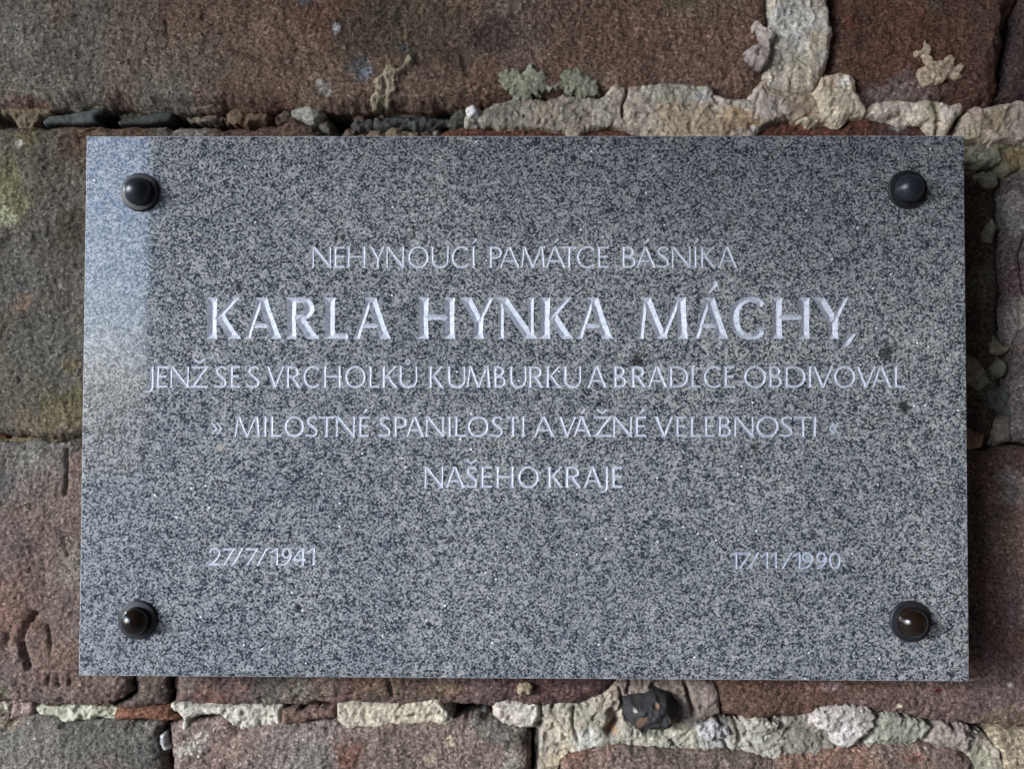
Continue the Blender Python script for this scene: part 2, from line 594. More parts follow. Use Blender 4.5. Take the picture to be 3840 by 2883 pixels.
    Fq = np.stack([idx[a, b], idx[a + 1, b], idx[a + 1, b + 1], idx[a, b + 1]], 1)
    if not len(Fq):
        return None
    V = np.stack([xx.ravel(), yy.ravel(), zz.ravel()], 1)
    # boundary edges
    E = np.concatenate([Fq[:, [0, 1]], Fq[:, [1, 2]], Fq[:, [2, 3]], Fq[:, [3, 0]]])
    N = x.size
    key = E[:, 0] * N + E[:, 1]
    rev = E[:, 1] * N + E[:, 0]
    be = E[~np.isin(key, rev)]
    used = np.unique(Fq)
    remap = np.full(N, -1)
    remap[used] = np.arange(len(used))
    Vn = V[used]
    Cn = cc.reshape(-1, 3)[used]
    Fn = remap[Fq]
    be = remap[be]
    bv = np.unique(be)
    off = {}
    back = Vn[bv].copy()
    yb = (y + thick) if thick else Y_BACK
    mid_ = Vn[bv].copy()
    mid_[:, 1] = np.maximum(mid_[:, 1] + 0.004, np.minimum(yb, mid_[:, 1] + (yb - mid_[:, 1]) * 0.35))
    back[:, 1] = np.maximum(yb, mid_[:, 1] + 0.002)
    wob = 0.0012 * fbm(back[:, 0] + 5, back[:, 2] + back[:, 1], 0.01, 2, s + 31)
    mid_[:, 0] += wob
    mid_[:, 2] += wob
    n0 = len(Vn)
    m1 = np.full(n0, -1)
    m1[bv] = n0 + np.arange(len(bv))
    m2 = np.full(n0, -1)
    m2[bv] = n0 + len(bv) + np.arange(len(bv))
    S1 = np.stack([be[:, 1], be[:, 0], m1[be[:, 0]], m1[be[:, 1]]], 1)
    S2 = np.stack([m1[be[:, 1]], m1[be[:, 0]], m2[be[:, 0]], m2[be[:, 1]]], 1)
    V_all = np.concatenate([Vn, mid_, back])
    C_all = np.concatenate([Cn, Cn[bv] * 0.9, Cn[bv] * 0.9])
    me = mesh_from(name, V_all, np.concatenate([Fn, S1, S2]), mat, True, np.clip(C_all, 0, 1))
    o = link(name, me, parent)
    if label:
        o['label'] = label
    return o


WALLPARTS = True
# --- top course
relief('sandstone_block', [(-70, -60), (1655, -60), (1664, 0), (1667, 68), (1661, 140), (1658, 182), (1640, 205), (1600, 212), (1548, 205), (1500, 203), (1436, 200),
                           (1351, 205), (1233, 208), (1111, 212), (1040, 215), (1009, 222), (979, 236), (860, 236), (725, 240), (626, 232), (497, 229), (379, 235),
                           (254, 226), (101, 229), (-70, 229)],
       0.047, BR, col2=GR, col2_amt=0.55, rw=0.016, rd=0.014, big=0.004, mid=0.0012,
       blotches=[(120, 110, 190, GR * 1.0, 0.85, 1.3), (330, 150, 120, GR * 0.95, 0.7, 1.2), (20, 60, 90, lin(118, 118, 112), 0.5), (60, 222, 22, RD * 1.1, 0.7, 2.5),
                 (560, 20, 120, RD, 0.6, 2), (760, 40, 80, RD * 0.9, 0.5, 1.6), (850, 60, 110, lin(76, 70, 58), 0.8, 1.4), (1080, 70, 60, lin(62, 54, 52), 0.75),
                 (1000, 130, 40, lin(55, 48, 48), 0.5), (1450, 90, 220, lin(112, 84, 74), 0.75, 1.2), (1250, 60, 130, lin(96, 76, 66), 0.5), (1060, 190, 55, lin(120, 88, 70), 0.4, 1.6),
                 (780, 150, 30, lin(80, 88, 98), 0.6), (726, 64, 11, lin(150, 155, 168), 0.9), (790, 160, 13, lin(110, 120, 140), 0.8), (700, 195, 16, lin(135, 135, 140), 0.7),
                 (690, 180, 10, lin(160, 165, 170), 0.8), (712, 203, 9, lin(150, 150, 155), 0.7), (660, 5, 20, lin(70, 84, 96), 0.7), (870, 110, 14, lin(70, 80, 96), 0.6),
                 (540, 210, 60, lin(92, 60, 48), 0.5, 2), (1500, 12, 40, lin(96, 100, 80), 0.4, 2), (470, 95, 160, lin(104, 86, 72), 0.5, 1.6),
                 (620, 130, 10, lin(60, 54, 50), 0.5, 2.0)],
       grooves=[([(500, 100), (580, 132), (625, 142), (690, 148)], 7, 0.003), ([(1660, 0), (1664, 60), (1658, 130)], 3, 0.006), ([(330, 215), (400, 222), (480, 220)], 6, 0.004),
                ([(1000, 118), (1010, 165)], 9, 0.002), ([(355, 40), (360, 75)], 5, 0.0015)],
       bright=1.5, label='huge brown and grey sandstone block above the plaque')
relief('sandstone_block', [(1790, -60), (2240, -60), (2200, 20), (2178, 110), (2174, 190), (2150, 222), (2106, 232), (2040, 226), (1971, 222), (1913, 222), (1856, 212),
                           (1800, 190), (1786, 169), (1783, 149), (1797, 68)],
       0.050, lin(96, 66, 56), col2=lin(84, 66, 58), col2_amt=0.7, rw=0.022, rd=0.018, big=0.003,
       blotches=[(1838, 52, 14, lin(110, 50, 42), 0.6), (1960, 196, 40, lin(130, 118, 122), 0.6, 1.8), (1900, 210, 30, lin(150, 142, 148), 0.6, 2), (2150, 150, 60, lin(76, 54, 50), 0.6),
                 (2010, 10, 22, lin(90, 96, 84), 0.5), (1960, 60, 120, lin(106, 70, 56), 0.5)],
       grooves=[([(2182, 22), (2184, 62)], 11, 0.02)],
       bright=1.35, label='dark red sandstone block at top right with a cream splash')
relief('sandstone_block', [(2192, 60), (2206, -60), (2330, -60), (2330, 218), (2120, 222), (2160, 200), (2182, 150)], 0.058, lin(88, 70, 74), col2=lin(70, 56, 60), rw=0.01,
       label='purplish sandstone block at the right frame edge')
# --- second course
relief('sandstone_block', [(-30, 600), (-40, 560), (-70, 560), (-70, 272), (0, 272), (101, 271), (288, 272), (389, 272), (528, 276), (590, 268), (633, 249), (677, 266), (696, 292), (700, 350),
                           (700, 942), (300, 944), (168, 950), (60, 946), (-30, 941), (-30, 760)],
       0.048, GR * 0.93, col2=lin(92, 82, 68), col2_amt=0.55, rw=0.010, rd=0.010,
       blotches=[(5, 440, 60, lin(122, 124, 90), 0.7), (8, 470, 30, lin(150, 156, 128), 0.8), (20, 380, 40, lin(110, 112, 74), 0.6), (60, 290, 30, lin(104, 96, 60), 0.5), (45, 312, 10, lin(170, 172, 165), 0.9),
                 (45, 650, 25, lin(130, 104, 88), 0.6), (150, 870, 60, lin(92, 88, 48), 0.7), (155, 790, 20, lin(100, 86, 48), 0.6), (100, 915, 50, lin(118, 104, 80), 0.5, 2),
                 (420, 284, 40, lin(150, 148, 150), 0.6, 2), (600, 272, 80, lin(118, 88, 74), 0.7, 2), (250, 280, 60, lin(120, 88, 68), 0.5, 2), (150, 330, 50, lin(102, 78, 62), 0.5), (20, 600, 60, lin(84, 88, 90), 0.5),
                 (131, 619, 5, lin(180, 180, 180), 0.8), (80, 760, 90, lin(92, 98, 92), 0.5), (160, 500, 50, lin(78, 66, 54), 0.6)],
       bright=0.88, label='grey green sandstone block left of the plaque with moss stains')
relief('sandstone_block', [(-70, 555), (6, 555), (8, 800), (8, 880), (6, 945), (-70, 945)], 0.053, lin(120, 82, 40), col2=lin(70, 66, 40), rw=0.006,
       label='narrow ochre stone at the left frame edge')
relief('sandstone_block', [(948, 300), (960, 287), (1006, 272), (1060, 278), (1140, 277), (1222, 285), (1240, 294), (1262, 280), (1334, 273), (1380, 285), (1420, 330), (1620, 330), (1634, 290),
                           (1655, 268), (1734, 256), (1828, 256), (1869, 252), (1937, 266), (1991, 268), (2018, 291), (2022, 340), (2020, 420), (940, 420)],
       0.050, lin(116, 72, 60), col2=lin(100, 74, 66), rw=0.008, rd=0.006,
       blotches=[(1940, 280, 30, lin(88, 72, 74), 0.8, 1.8), (1937, 279, 7, lin(150, 160, 168), 0.95, 2.4), (1760, 280, 80, lin(112, 62, 48), 0.4, 2)],
       label='red sandstone block just above the plaque top')
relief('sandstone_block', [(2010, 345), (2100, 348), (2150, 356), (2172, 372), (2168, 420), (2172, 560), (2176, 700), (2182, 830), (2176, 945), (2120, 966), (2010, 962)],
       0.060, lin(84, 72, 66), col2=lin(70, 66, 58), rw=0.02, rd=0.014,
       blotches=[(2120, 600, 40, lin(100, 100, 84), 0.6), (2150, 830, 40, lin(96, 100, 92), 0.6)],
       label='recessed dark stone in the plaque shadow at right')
relief('sandstone_block', [(2172, 385), (2200, 360), (2330, 370), (2330, 966), (2190, 955), (2186, 880), (2184, 760), (2172, 560)],
       0.056, lin(116, 106, 108), col2=lin(92, 78, 80), rw=0.012, rd=0.008, lump=0.003, mid=0.003,
       blotches=[(2180, 440, 40, lin(150, 146, 154), 0.8), (2200, 600, 40, lin(110, 90, 98), 0.7), (2200, 700, 50, lin(144, 138, 140), 0.7), (2200, 880, 60, lin(138, 130, 134), 0.7),
                 (2200, 480, 25, lin(140, 150, 150), 0.6)],
       grooves=[([(2212, 520), (2204, 560), (2212, 640)], 6, 0.006), ([(2190, 590), (2180, 640)], 5, 0.005), ([(2202, 720), (2196, 780)], 5, 0.006)],
       label='pale purplish rough stone at the right frame edge')
# --- third course
relief('sandstone_block', [(-70, 956), (0, 954), (100, 953), (168, 955), (400, 953), (430, 1200), (360, 1420), (284, 1466), (285, 1495), (268, 1512), (222, 1528), (150, 1526), (90, 1526), (0, 1520), (-70, 1520)],
       0.047, lin(106, 92, 88), col2=lin(112, 88, 78), col2_amt=0.7, rw=0.014, rd=0.006, big=0.004,
       blotches=[(40, 1010, 90, lin(88, 92, 92), 0.7, 1.5), (90, 1080, 90, lin(116, 102, 96), 0.5), (20, 1160, 60, lin(96, 84, 86), 0.5), (20, 1340, 80, lin(118, 86, 74), 0.7),
                 (180, 1220, 60, lin(112, 112, 102), 0.5), (5, 1490, 18, lin(96, 110, 80), 0.6), (120, 1430, 80, lin(112, 88, 78), 0.7), (75, 990, 40, lin(118, 120, 118), 0.4, 2), (5, 1040, 30, lin(70, 70, 76), 0.6)],
       grooves=[([(76, 1326), (60, 1345), (48, 1375), (50, 1408), (62, 1440)], 8, 0.006), ([(66, 1342), (88, 1340), (100, 1350)], 5, 0.003), ([(102, 1352), (108, 1375), (113, 1406)], 5, 0.0035),
                ([(145, 971), (146, 1010), (143, 1070)], 4, 0.004), ([(18, 1370), (14, 1400)], 6, 0.003), ([(104, 1460), (104, 1480)], 5, 0.003), ([(124, 1458), (126, 1482)], 5, 0.003),
                ([(150, 1462), (152, 1476)], 4, 0.003), ([(140, 1160), (148, 1200)], 4, 0.002), ([(95, 1210), (98, 1290)], 4, 0.0015)],
       label='purplish brown block at lower left with a worn letter shaped groove')
relief('sandstone_block', [(290, 1455), (362, 1440), (363, 1500), (358, 1524), (300, 1528), (245, 1530), (275, 1515), (292, 1496)], 0.053, lin(104, 92, 86), col2=lin(80, 66, 60), rw=0.012, rd=0.006,
       label='small sandstone wedge under the plaque near its left end')
relief('sandstone_block', [(369, 1400), (1320, 1400), (1326, 1471), (1303, 1511), (1233, 1523), (1064, 1521), (980, 1517), (894, 1526), (760, 1522), (691, 1520), (560, 1526), (470, 1524), (372, 1528), (368, 1500)],
       0.052, lin(108, 88, 88), col2=lin(90, 72, 74), col2_amt=0.7, rw=0.014, rd=0.006, mid=0.002,
       blotches=[(460, 1480, 60, lin(122, 88, 78), 0.7, 1.5), (600, 1500, 40, lin(120, 118, 108), 0.7, 2), (680, 1492, 30, lin(128, 126, 112), 0.6, 2), (560, 1462, 60, lin(86, 76, 80), 0.6, 2), (815, 1472, 28, lin(128, 106, 76), 0.8, 2.2),
                 (960, 1490, 30, lin(124, 102, 78), 0.7, 2), (1155, 1490, 30, lin(110, 88, 70), 0.5), (400, 1475, 30, lin(108, 98, 94), 0.8), (780, 1505, 80, lin(118, 90, 86), 0.5, 2), (1250, 1470, 80, lin(92, 66, 66), 0.7, 2), (880, 1510, 40, lin(98, 90, 80), 0.6, 2)],
       grooves=[([(878, 1485), (930, 1483), (960, 1500)], 5, 0.003), ([(840, 1468), (848, 1500)], 5, 0.003), ([(640, 1505), (700, 1512), (760, 1500)], 4, 0.003)],
       label='long purplish sandstone block under the middle of the plaque')
relief('sandstone_block', [(1480, 960), (2010, 970), (2120, 974), (2182, 965), (2330, 972), (2330, 1572), (2212, 1571), (2155, 1570), (2105, 1572), (2087, 1566), (2020, 1562), (1967, 1546), (1896, 1542), (1806, 1541),
                           (1740, 1546), (1671, 1555), (1615, 1558), (1566, 1548), (1552, 1500), (1530, 1440), (1500, 1300)],
       0.050, lin(102, 80, 78), col2=lin(96, 72, 62), col2_amt=0.6, rw=0.015, rd=0.006, big=0.003,
       blotches=[(1700, 1510, 120, lin(96, 70, 58), 0.6, 1.6), (2030, 1530, 110, lin(110, 92, 92), 0.7, 1.5), (2180, 1480, 90, lin(104, 88, 94), 0.7), (2026, 1492, 6, lin(110, 30, 36), 0.95, 1.5), (2178, 1477, 6, lin(200, 200, 205), 0.95),
                 (1944, 1526, 6, lin(190, 180, 165), 0.95), (1795, 1483, 14, lin(150, 132, 132), 0.7, 2), (2160, 1560, 30, lin(118, 104, 84), 0.7, 2), (2150, 1150, 60, lin(90, 80, 62), 0.5), (1750, 1483, 14, lin(124, 90, 88), 0.7, 2.5),
                 (2200, 1060, 50, lin(126, 118, 120), 0.7), (2205, 1180, 60, lin(120, 100, 92), 0.7), (2205, 1300, 60, lin(116, 104, 108), 0.6), (2193, 1030, 5, lin(190, 190, 190), 0.9)],
       label='large purplish brown sandstone block at lower right with a tiny red fleck')
# --- bottom course
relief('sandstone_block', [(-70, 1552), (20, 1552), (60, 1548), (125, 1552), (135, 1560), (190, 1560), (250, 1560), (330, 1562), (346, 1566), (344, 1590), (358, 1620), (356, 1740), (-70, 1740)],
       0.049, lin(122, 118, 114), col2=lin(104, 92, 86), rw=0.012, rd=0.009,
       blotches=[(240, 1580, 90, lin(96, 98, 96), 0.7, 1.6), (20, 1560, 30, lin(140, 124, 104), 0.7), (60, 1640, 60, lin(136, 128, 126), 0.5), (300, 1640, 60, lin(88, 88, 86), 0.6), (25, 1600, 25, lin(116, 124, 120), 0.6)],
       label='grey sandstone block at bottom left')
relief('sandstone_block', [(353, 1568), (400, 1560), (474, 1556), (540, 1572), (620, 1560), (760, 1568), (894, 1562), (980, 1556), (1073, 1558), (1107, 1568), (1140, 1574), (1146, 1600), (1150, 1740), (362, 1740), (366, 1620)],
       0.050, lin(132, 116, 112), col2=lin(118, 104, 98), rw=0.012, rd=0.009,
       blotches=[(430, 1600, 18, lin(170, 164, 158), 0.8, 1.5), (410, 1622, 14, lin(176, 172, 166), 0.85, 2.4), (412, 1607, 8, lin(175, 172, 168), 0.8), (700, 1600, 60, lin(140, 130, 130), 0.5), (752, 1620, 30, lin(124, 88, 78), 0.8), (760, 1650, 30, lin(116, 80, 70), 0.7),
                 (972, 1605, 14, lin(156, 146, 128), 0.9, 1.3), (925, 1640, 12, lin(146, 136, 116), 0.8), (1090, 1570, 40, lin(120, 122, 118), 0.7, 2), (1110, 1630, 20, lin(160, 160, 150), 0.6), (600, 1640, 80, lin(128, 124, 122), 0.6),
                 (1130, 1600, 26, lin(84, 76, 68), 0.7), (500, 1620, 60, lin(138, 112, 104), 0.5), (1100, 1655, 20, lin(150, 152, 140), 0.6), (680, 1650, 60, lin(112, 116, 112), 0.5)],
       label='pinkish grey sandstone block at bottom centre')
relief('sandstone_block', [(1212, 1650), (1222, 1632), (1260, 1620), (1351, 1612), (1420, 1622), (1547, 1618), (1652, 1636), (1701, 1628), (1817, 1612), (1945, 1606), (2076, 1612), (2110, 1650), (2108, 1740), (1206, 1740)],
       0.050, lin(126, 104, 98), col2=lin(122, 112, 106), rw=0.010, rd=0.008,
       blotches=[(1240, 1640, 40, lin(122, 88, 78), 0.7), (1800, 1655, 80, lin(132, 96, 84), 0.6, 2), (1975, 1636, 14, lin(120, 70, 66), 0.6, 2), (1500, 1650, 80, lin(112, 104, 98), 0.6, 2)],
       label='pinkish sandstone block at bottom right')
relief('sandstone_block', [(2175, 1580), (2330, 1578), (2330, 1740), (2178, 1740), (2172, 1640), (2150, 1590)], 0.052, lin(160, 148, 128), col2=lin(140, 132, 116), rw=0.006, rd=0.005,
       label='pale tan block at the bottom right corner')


# --- mortar and small stones
def mortar(poly, y=0.044, c=CR, c2=None, name='mortar', mat=None, label=None, **kw):
    kw['lump'] = kw.get('lump', 0.0035) * 0.13
    kw['rw'] = kw.get('rw', 0.005) * 0.6
    kw['rd'] = kw.get('rd', 0.005) * 0.7
    kw['mid'] = min(kw.get('mid', 0.0010), 0.0016) * 0.7
    kw.setdefault('pits', 0.0018)
    kw.setdefault('big', 0.0012)
    kw.setdefault('fine', 0.0013)
    kw.setdefault('fine_scale', 0.0065)
    kw['edge_noise'] = kw.get('edge_noise', 0.0024) * 1.25
    kw.setdefault('edge_scale', 0.010)
    kw.setdefault('g', 0.0012)
    kw.setdefault('thick', 0.05)
    kw.setdefault('apron', 0.0028)
    kw.setdefault('apron_drop', 0.007)
    kw.setdefault('light', 0.16)
    kw['rd'] = kw['rd'] * 0.6
    kw.setdefault('edge_gain', 0.72)
    top = min(p[1] for p in poly)
    if top < 300 and min(p[0] for p in poly) > 1000 and c[0] > lin(150, 0, 0)[0]:
        kw['bright'] = 1.38
    if 224 < top < 300 and max(p[0] for p in poly) < 1008 and c[0] < lin(155, 0, 0)[0]:
        kw['bright'] = 0.72
        y = y + 0.005
    kw.pop('flush', None)
    ty = [p[1] for p in poly]
    if min(ty) > 1500 and name in ('mortar', 'mortar_lump') and min(p[0] for p in poly) < 1150:
        cyy = (min(ty) + max(ty)) / 2
        poly = [(a, b - 9 if b < cyy else b) for a, b in poly]
        y = max(y, 0.0535)
    elif min(ty) > 1450 and len(poly) > 50:
        poly = [(a, b - 7 if (b < 1562 and a > 1540) or (b < 1535 and a < 1320) else b) for a, b in poly]
        y = 0.0545
    return relief(name, poly, y, c, mat or M_MORT, col2=c2 if c2 is not None else lin(142, 134, 118), col2_scale=0.05, label=label, **kw)


mortar([(1663, -60), (1786, -60), (1787, 0), (1797, 68), (1790, 110), (1781, 149), (1772, 168), (1757, 192), (1720, 190), (1690, 188), (1663, 180), (1659, 160), (1666, 120), (1676, 80), (1672, 40)],
       0.042, lin(172, 168, 158), lin(158, 150, 134), lump=0.0015, mid=0.003, rd=0.006, rw=0.005, edge_noise=0.0015,
       blotches=[(1712, 40, 60, lin(176, 182, 184), 0.6), (1730, 160, 50, lin(178, 170, 148), 0.6), (1770, 90, 30, lin(176, 164, 142), 0.6), (1790, 60, 12, lin(182, 190, 198), 0.7), (1785, 120, 12, lin(170, 178, 186), 0.7)],
       grooves=[([(1700, 50), (1730, 56), (1750, 40)], 2, 0.0015), ([(1715, 90), (1750, 84), (1770, 92)], 2, 0.0012), ([(1690, 120), (1700, 134)], 2.5, 0.002), ([(1725, 125), (1745, 140)], 2.5, 0.002), ([(1700, 20), (1745, 10)], 2, 0.0012)],
       label='smooth pale mortar strip between the two top blocks')
mortar([(1004, 270), (1010, 250), (1040, 240), (1062, 225), (1117, 212), (1180, 216), (1230, 205), (1270, 212), (1300, 214), (1322, 190), (1317, 175), (1340, 188), (1400, 184), (1440, 178), (1480, 180), (1535, 186), (1545, 202), (1560, 212),
        (1622, 216), (1636, 190), (1655, 172), (1668, 188), (1690, 196), (1757, 200), (1770, 220), (1776, 250), (1730, 254), (1652, 266), (1640, 278), (1626, 305), (1500, 308), (1405, 308), (1388, 285),
        (1334, 268), (1262, 277), (1250, 308), (1236, 305), (1224, 282), (1140, 274), (1080, 280), (1060, 270)],
       0.045, lin(160, 148, 130), lin(142, 130, 112), edge_noise=0.003,
       blotches=[(1020, 262, 30, lin(176, 172, 158), 0.6), (1060, 240, 60, lin(124, 124, 118), 0.7, 1.5), (1180, 222, 80, lin(118, 116, 106), 0.6, 2), (1370, 230, 90, lin(162, 156, 146), 0.6), (1500, 190, 50, lin(150, 152, 140), 0.8, 2), (1560, 185, 14, lin(108, 124, 92), 0.7, 2),
                 (1590, 240, 60, lin(166, 166, 168), 0.6, 1.5), (1600, 258, 26, lin(170, 134, 80), 0.7, 2), (1660, 228, 50, lin(148, 138, 132), 0.6), (1570, 278, 26, lin(92, 66, 66), 0.9, 1.6), (1520, 270, 60, lin(160, 144, 116), 0.6, 2), (1740, 230, 40, lin(150, 130, 112), 0.6)],
       grooves=[([(1357, 180), (1354, 205), (1345, 225), (1346, 250)], 3, 0.010), ([(1542, 208), (1552, 222)], 4, 0.006), ([(1640, 200), (1630, 250)], 3, 0.002), ([(1400, 250), (1440, 230)], 3, 0.002), ([(1690, 240), (1706, 258)], 3, 0.003)],
       holes=[(1395, 236, 3)], label='wide crumbling mortar bed above the plaque')
mortar([(1760, 196), (1778, 170), (1815, 162), (1838, 165), (1849, 174), (1852, 200), (1864, 214), (1874, 234), (1868, 250), (1836, 254), (1828, 265), (1805, 267), (1775, 262), (1748, 262), (1738, 255), (1776, 240), (1770, 215)],
       0.0415, lin(176, 166, 146), lin(150, 134, 112), lump=0.005, rd=0.006, rw=0.009, edge_noise=0.004, holes=[(1768, 207, 3), (1777, 222, 2), (1779, 243, 3)],
       blotches=[(1825, 175, 16, lin(186, 186, 184), 0.7), (1790, 180, 18, lin(140, 122, 104), 0.6), (1800, 250, 26, lin(188, 180, 160), 0.6)], label='bulging cream mortar lump at the joint crossing')
mortar([(1873, 248), (1890, 234), (1900, 222), (1950, 219), (2004, 217), (2038, 224), (2060, 232), (2076, 226), (2080, 240), (2062, 256), (2050, 282), (2042, 306), (2020, 306), (2014, 288), (1994, 268), (1944, 267), (1920, 256)],
       0.043, lin(164, 154, 138), lin(186, 180, 172), lump=0.005, holes=[(1930, 256, 4)], grooves=[([(2020, 225), (2030, 250), (2024, 290)], 6, 0.006), ([(1925, 252), (1950, 248), (1965, 258)], 4, 0.006)],
       blotches=[(2020, 240, 26, lin(120, 116, 84), 0.6), (1950, 232, 40, lin(180, 172, 158), 0.5), (2052, 245, 20, lin(184, 180, 172), 0.6)])
mortar([(2089, 246), (2104, 238), (2122, 236), (2160, 228), (2212, 222), (2330, 222), (2330, 300), (2230, 298), (2150, 304), (2110, 300), (2074, 306), (2070, 290), (2084, 284), (2088, 264)],
       0.043, lin(156, 144, 132), lin(132, 120, 108), lump=0.006, edge_noise=0.004, holes=[(2150, 262, 5)], blotches=[(2150, 260, 26, lin(104, 92, 60), 0.6), (2105, 286, 22, lin(164, 158, 130), 0.6)])
mortar([(2060, 300), (2240, 297), (2330, 300), (2330, 372), (2215, 378), (2205, 362), (2180, 375), (2165, 352), (2130, 356), (2060, 350)],
       0.054, lin(112, 112, 92), lin(98, 92, 66), lump=0.004, blotches=[(2190, 345, 26, lin(124, 104, 60), 0.7), (2185, 310, 10, lin(96, 64, 30), 0.8), (2120, 320, 40, lin(124, 126, 112), 0.6), (2205, 305, 10, lin(90, 60, 34), 0.8)])
# splash on the red block
mortar([(1976, 113), (1981, 107), (1992, 109), (1996, 104), (1997, 92), (2002, 84), (2008, 92), (2014, 98), (2013, 116), (2018, 131), (2042, 131), (2046, 120), (2058, 118), (2069, 122), (2064, 136), (2068, 142), (2078, 134), (2086, 140),
        (2083, 152), (2074, 156), (2080, 164), (2068, 168), (2050, 166), (2034, 178), (2018, 184), (1998, 183), (1990, 172), (1985, 158), (1990, 148), (2006, 142), (2005, 135), (1996, 128), (1992, 118), (1982, 120)],
       0.0445, lin(160, 146, 126), lin(148, 134, 114), lump=0.001, thick=0.016, apron=0.0008, apron_drop=0.002, rw=0.003, rd=0.003, mid=0.0008, edge_noise=0.0010, holes=[(2008, 146, 2), (2020, 142, 1.6), (2042, 141, 1.6), (2030, 152, 1.4)], g=0.0009,
       name='mortar_splash', label='cream mortar splash on the dark red block')
mortar([(1630, 46), (1636, 40), (1645, 42), (1652, 56), (1668, 62), (1680, 72), (1676, 84), (1668, 92), (1668, 112), (1660, 130), (1650, 138), (1636, 132), (1620, 118), (1617, 108), (1626, 98), (1644, 92), (1652, 80), (1644, 64), (1632, 56)],
       0.034, lin(162, 154, 148), lin(136, 126, 130), lump=0.007, rd=0.008, rw=0.005, apron=0.001, apron_drop=0.004, name='mortar_crumb', label='knobbly mortar crumbs left of the vertical strip')
mortar([(878, 120), (886, 117), (892, 126), (888, 140), (874, 150), (860, 158), (856, 168), (859, 178), (856, 192), (848, 204), (838, 220), (822, 214), (812, 222), (803, 216), (800, 204), (808, 192), (804, 176), (810, 166), (826, 157), (834, 140), (850, 138), (856, 148), (866, 142), (872, 132)],
       0.040, lin(160, 152, 126), lin(132, 124, 100), lump=0.006, rd=0.008, rw=0.006, thick=0.03, name='mortar_lump', holes=[(808, 176, 3)], grooves=[([(828, 165), (832, 185), (826, 200)], 4, 0.004)], label='olive cream mortar lump stuck on the big top block')
relief('lichen_crust', [(1098, 160), (1115, 144), (1140, 150), (1170, 142), (1186, 158), (1200, 168), (1222, 150), (1250, 152), (1262, 168), (1282, 190), (1262, 210), (1222, 206), (1205, 196), (1178, 190), (1160, 206), (1130, 210), (1118, 190), (1100, 180)],
       0.0450, lin(136, 142, 126), M_LICH, g=0.0012, bright=1.25, edge_gain=0.75, edge_noise=0.012, edge_scale=0.02, rw=0.003, rd=0.002, thick=0.012, lump=0.001, holes=[(1190, 176, 8)], label='pale green grey lichen crust on the big top block')

# --- open joint at upper left
SL = lin(70, 78, 80)
mortar([(0, 234), (30, 230), (108, 229), (107, 243), (84, 248), (78, 262), (68, 272), (40, 272), (30, 258), (20, 246), (6, 244)], 0.052, lin(140, 126, 100), lin(112, 100, 78), name='mortar_lump', thick=0.05)
for poly, y, c in (([(91, 263), (104, 250), (150, 243), (210, 232), (232, 229), (222, 240), (206, 250), (210, 266), (160, 270), (96, 270)], 0.058, SL),
                   ([(208, 250), (232, 232), (250, 238), (247, 269), (205, 268)], 0.075, lin(40, 42, 42)),
                   ([(252, 262), (300, 250), (366, 238), (376, 246), (366, 262), (330, 268), (256, 269)], 0.060, lin(60, 66, 64)),
                   ([(384, 236), (420, 233), (486, 234), (484, 248), (430, 251), (388, 250)], 0.066, lin(58, 68, 72))):
    relief('slate_shard', poly, y, c, M_SLATE, g=0.0012, edge_noise=0.0012, rw=0.003, rd=0.003, big=0.001, mid=0.0012, fine=0.0003, thick=0.05)
mortar([(258, 250), (300, 240), (330, 236), (360, 236), (330, 244), (290, 252), (262, 256)], 0.066, lin(126, 124, 104), name='mortar_crumb', thick=0.03)
mortar([(400, 252), (440, 250), (482, 246), (488, 258), (450, 264), (410, 262)], 0.062, lin(136, 118, 100), name='mortar_crumb', thick=0.03, edge_noise=0.003)
mortar([(488, 248), (500, 232), (522, 231), (540, 238), (560, 240), (576, 246), (572, 258), (548, 260), (530, 268), (505, 264), (490, 260)], 0.056, lin(142, 122, 100), lin(126, 96, 66), name='mortar_lump', thick=0.04)
mortar([(600, 244), (616, 236), (634, 240), (640, 250), (618, 256), (596, 256)], 0.056, lin(116, 98, 86), name='mortar_crumb', thick=0.03)


def pebble(poly, y, c, label=None, **kw):
    kw.setdefault('lump', 0.001)
    kw.setdefault('rd', 0.010)
    kw.setdefault('rw', 0.009)
    kw.setdefault('edge_noise', 0.001)
    return mortar(poly, y, c, c * 0.9, name='pebble', thick=0.03, label=label, **kw)


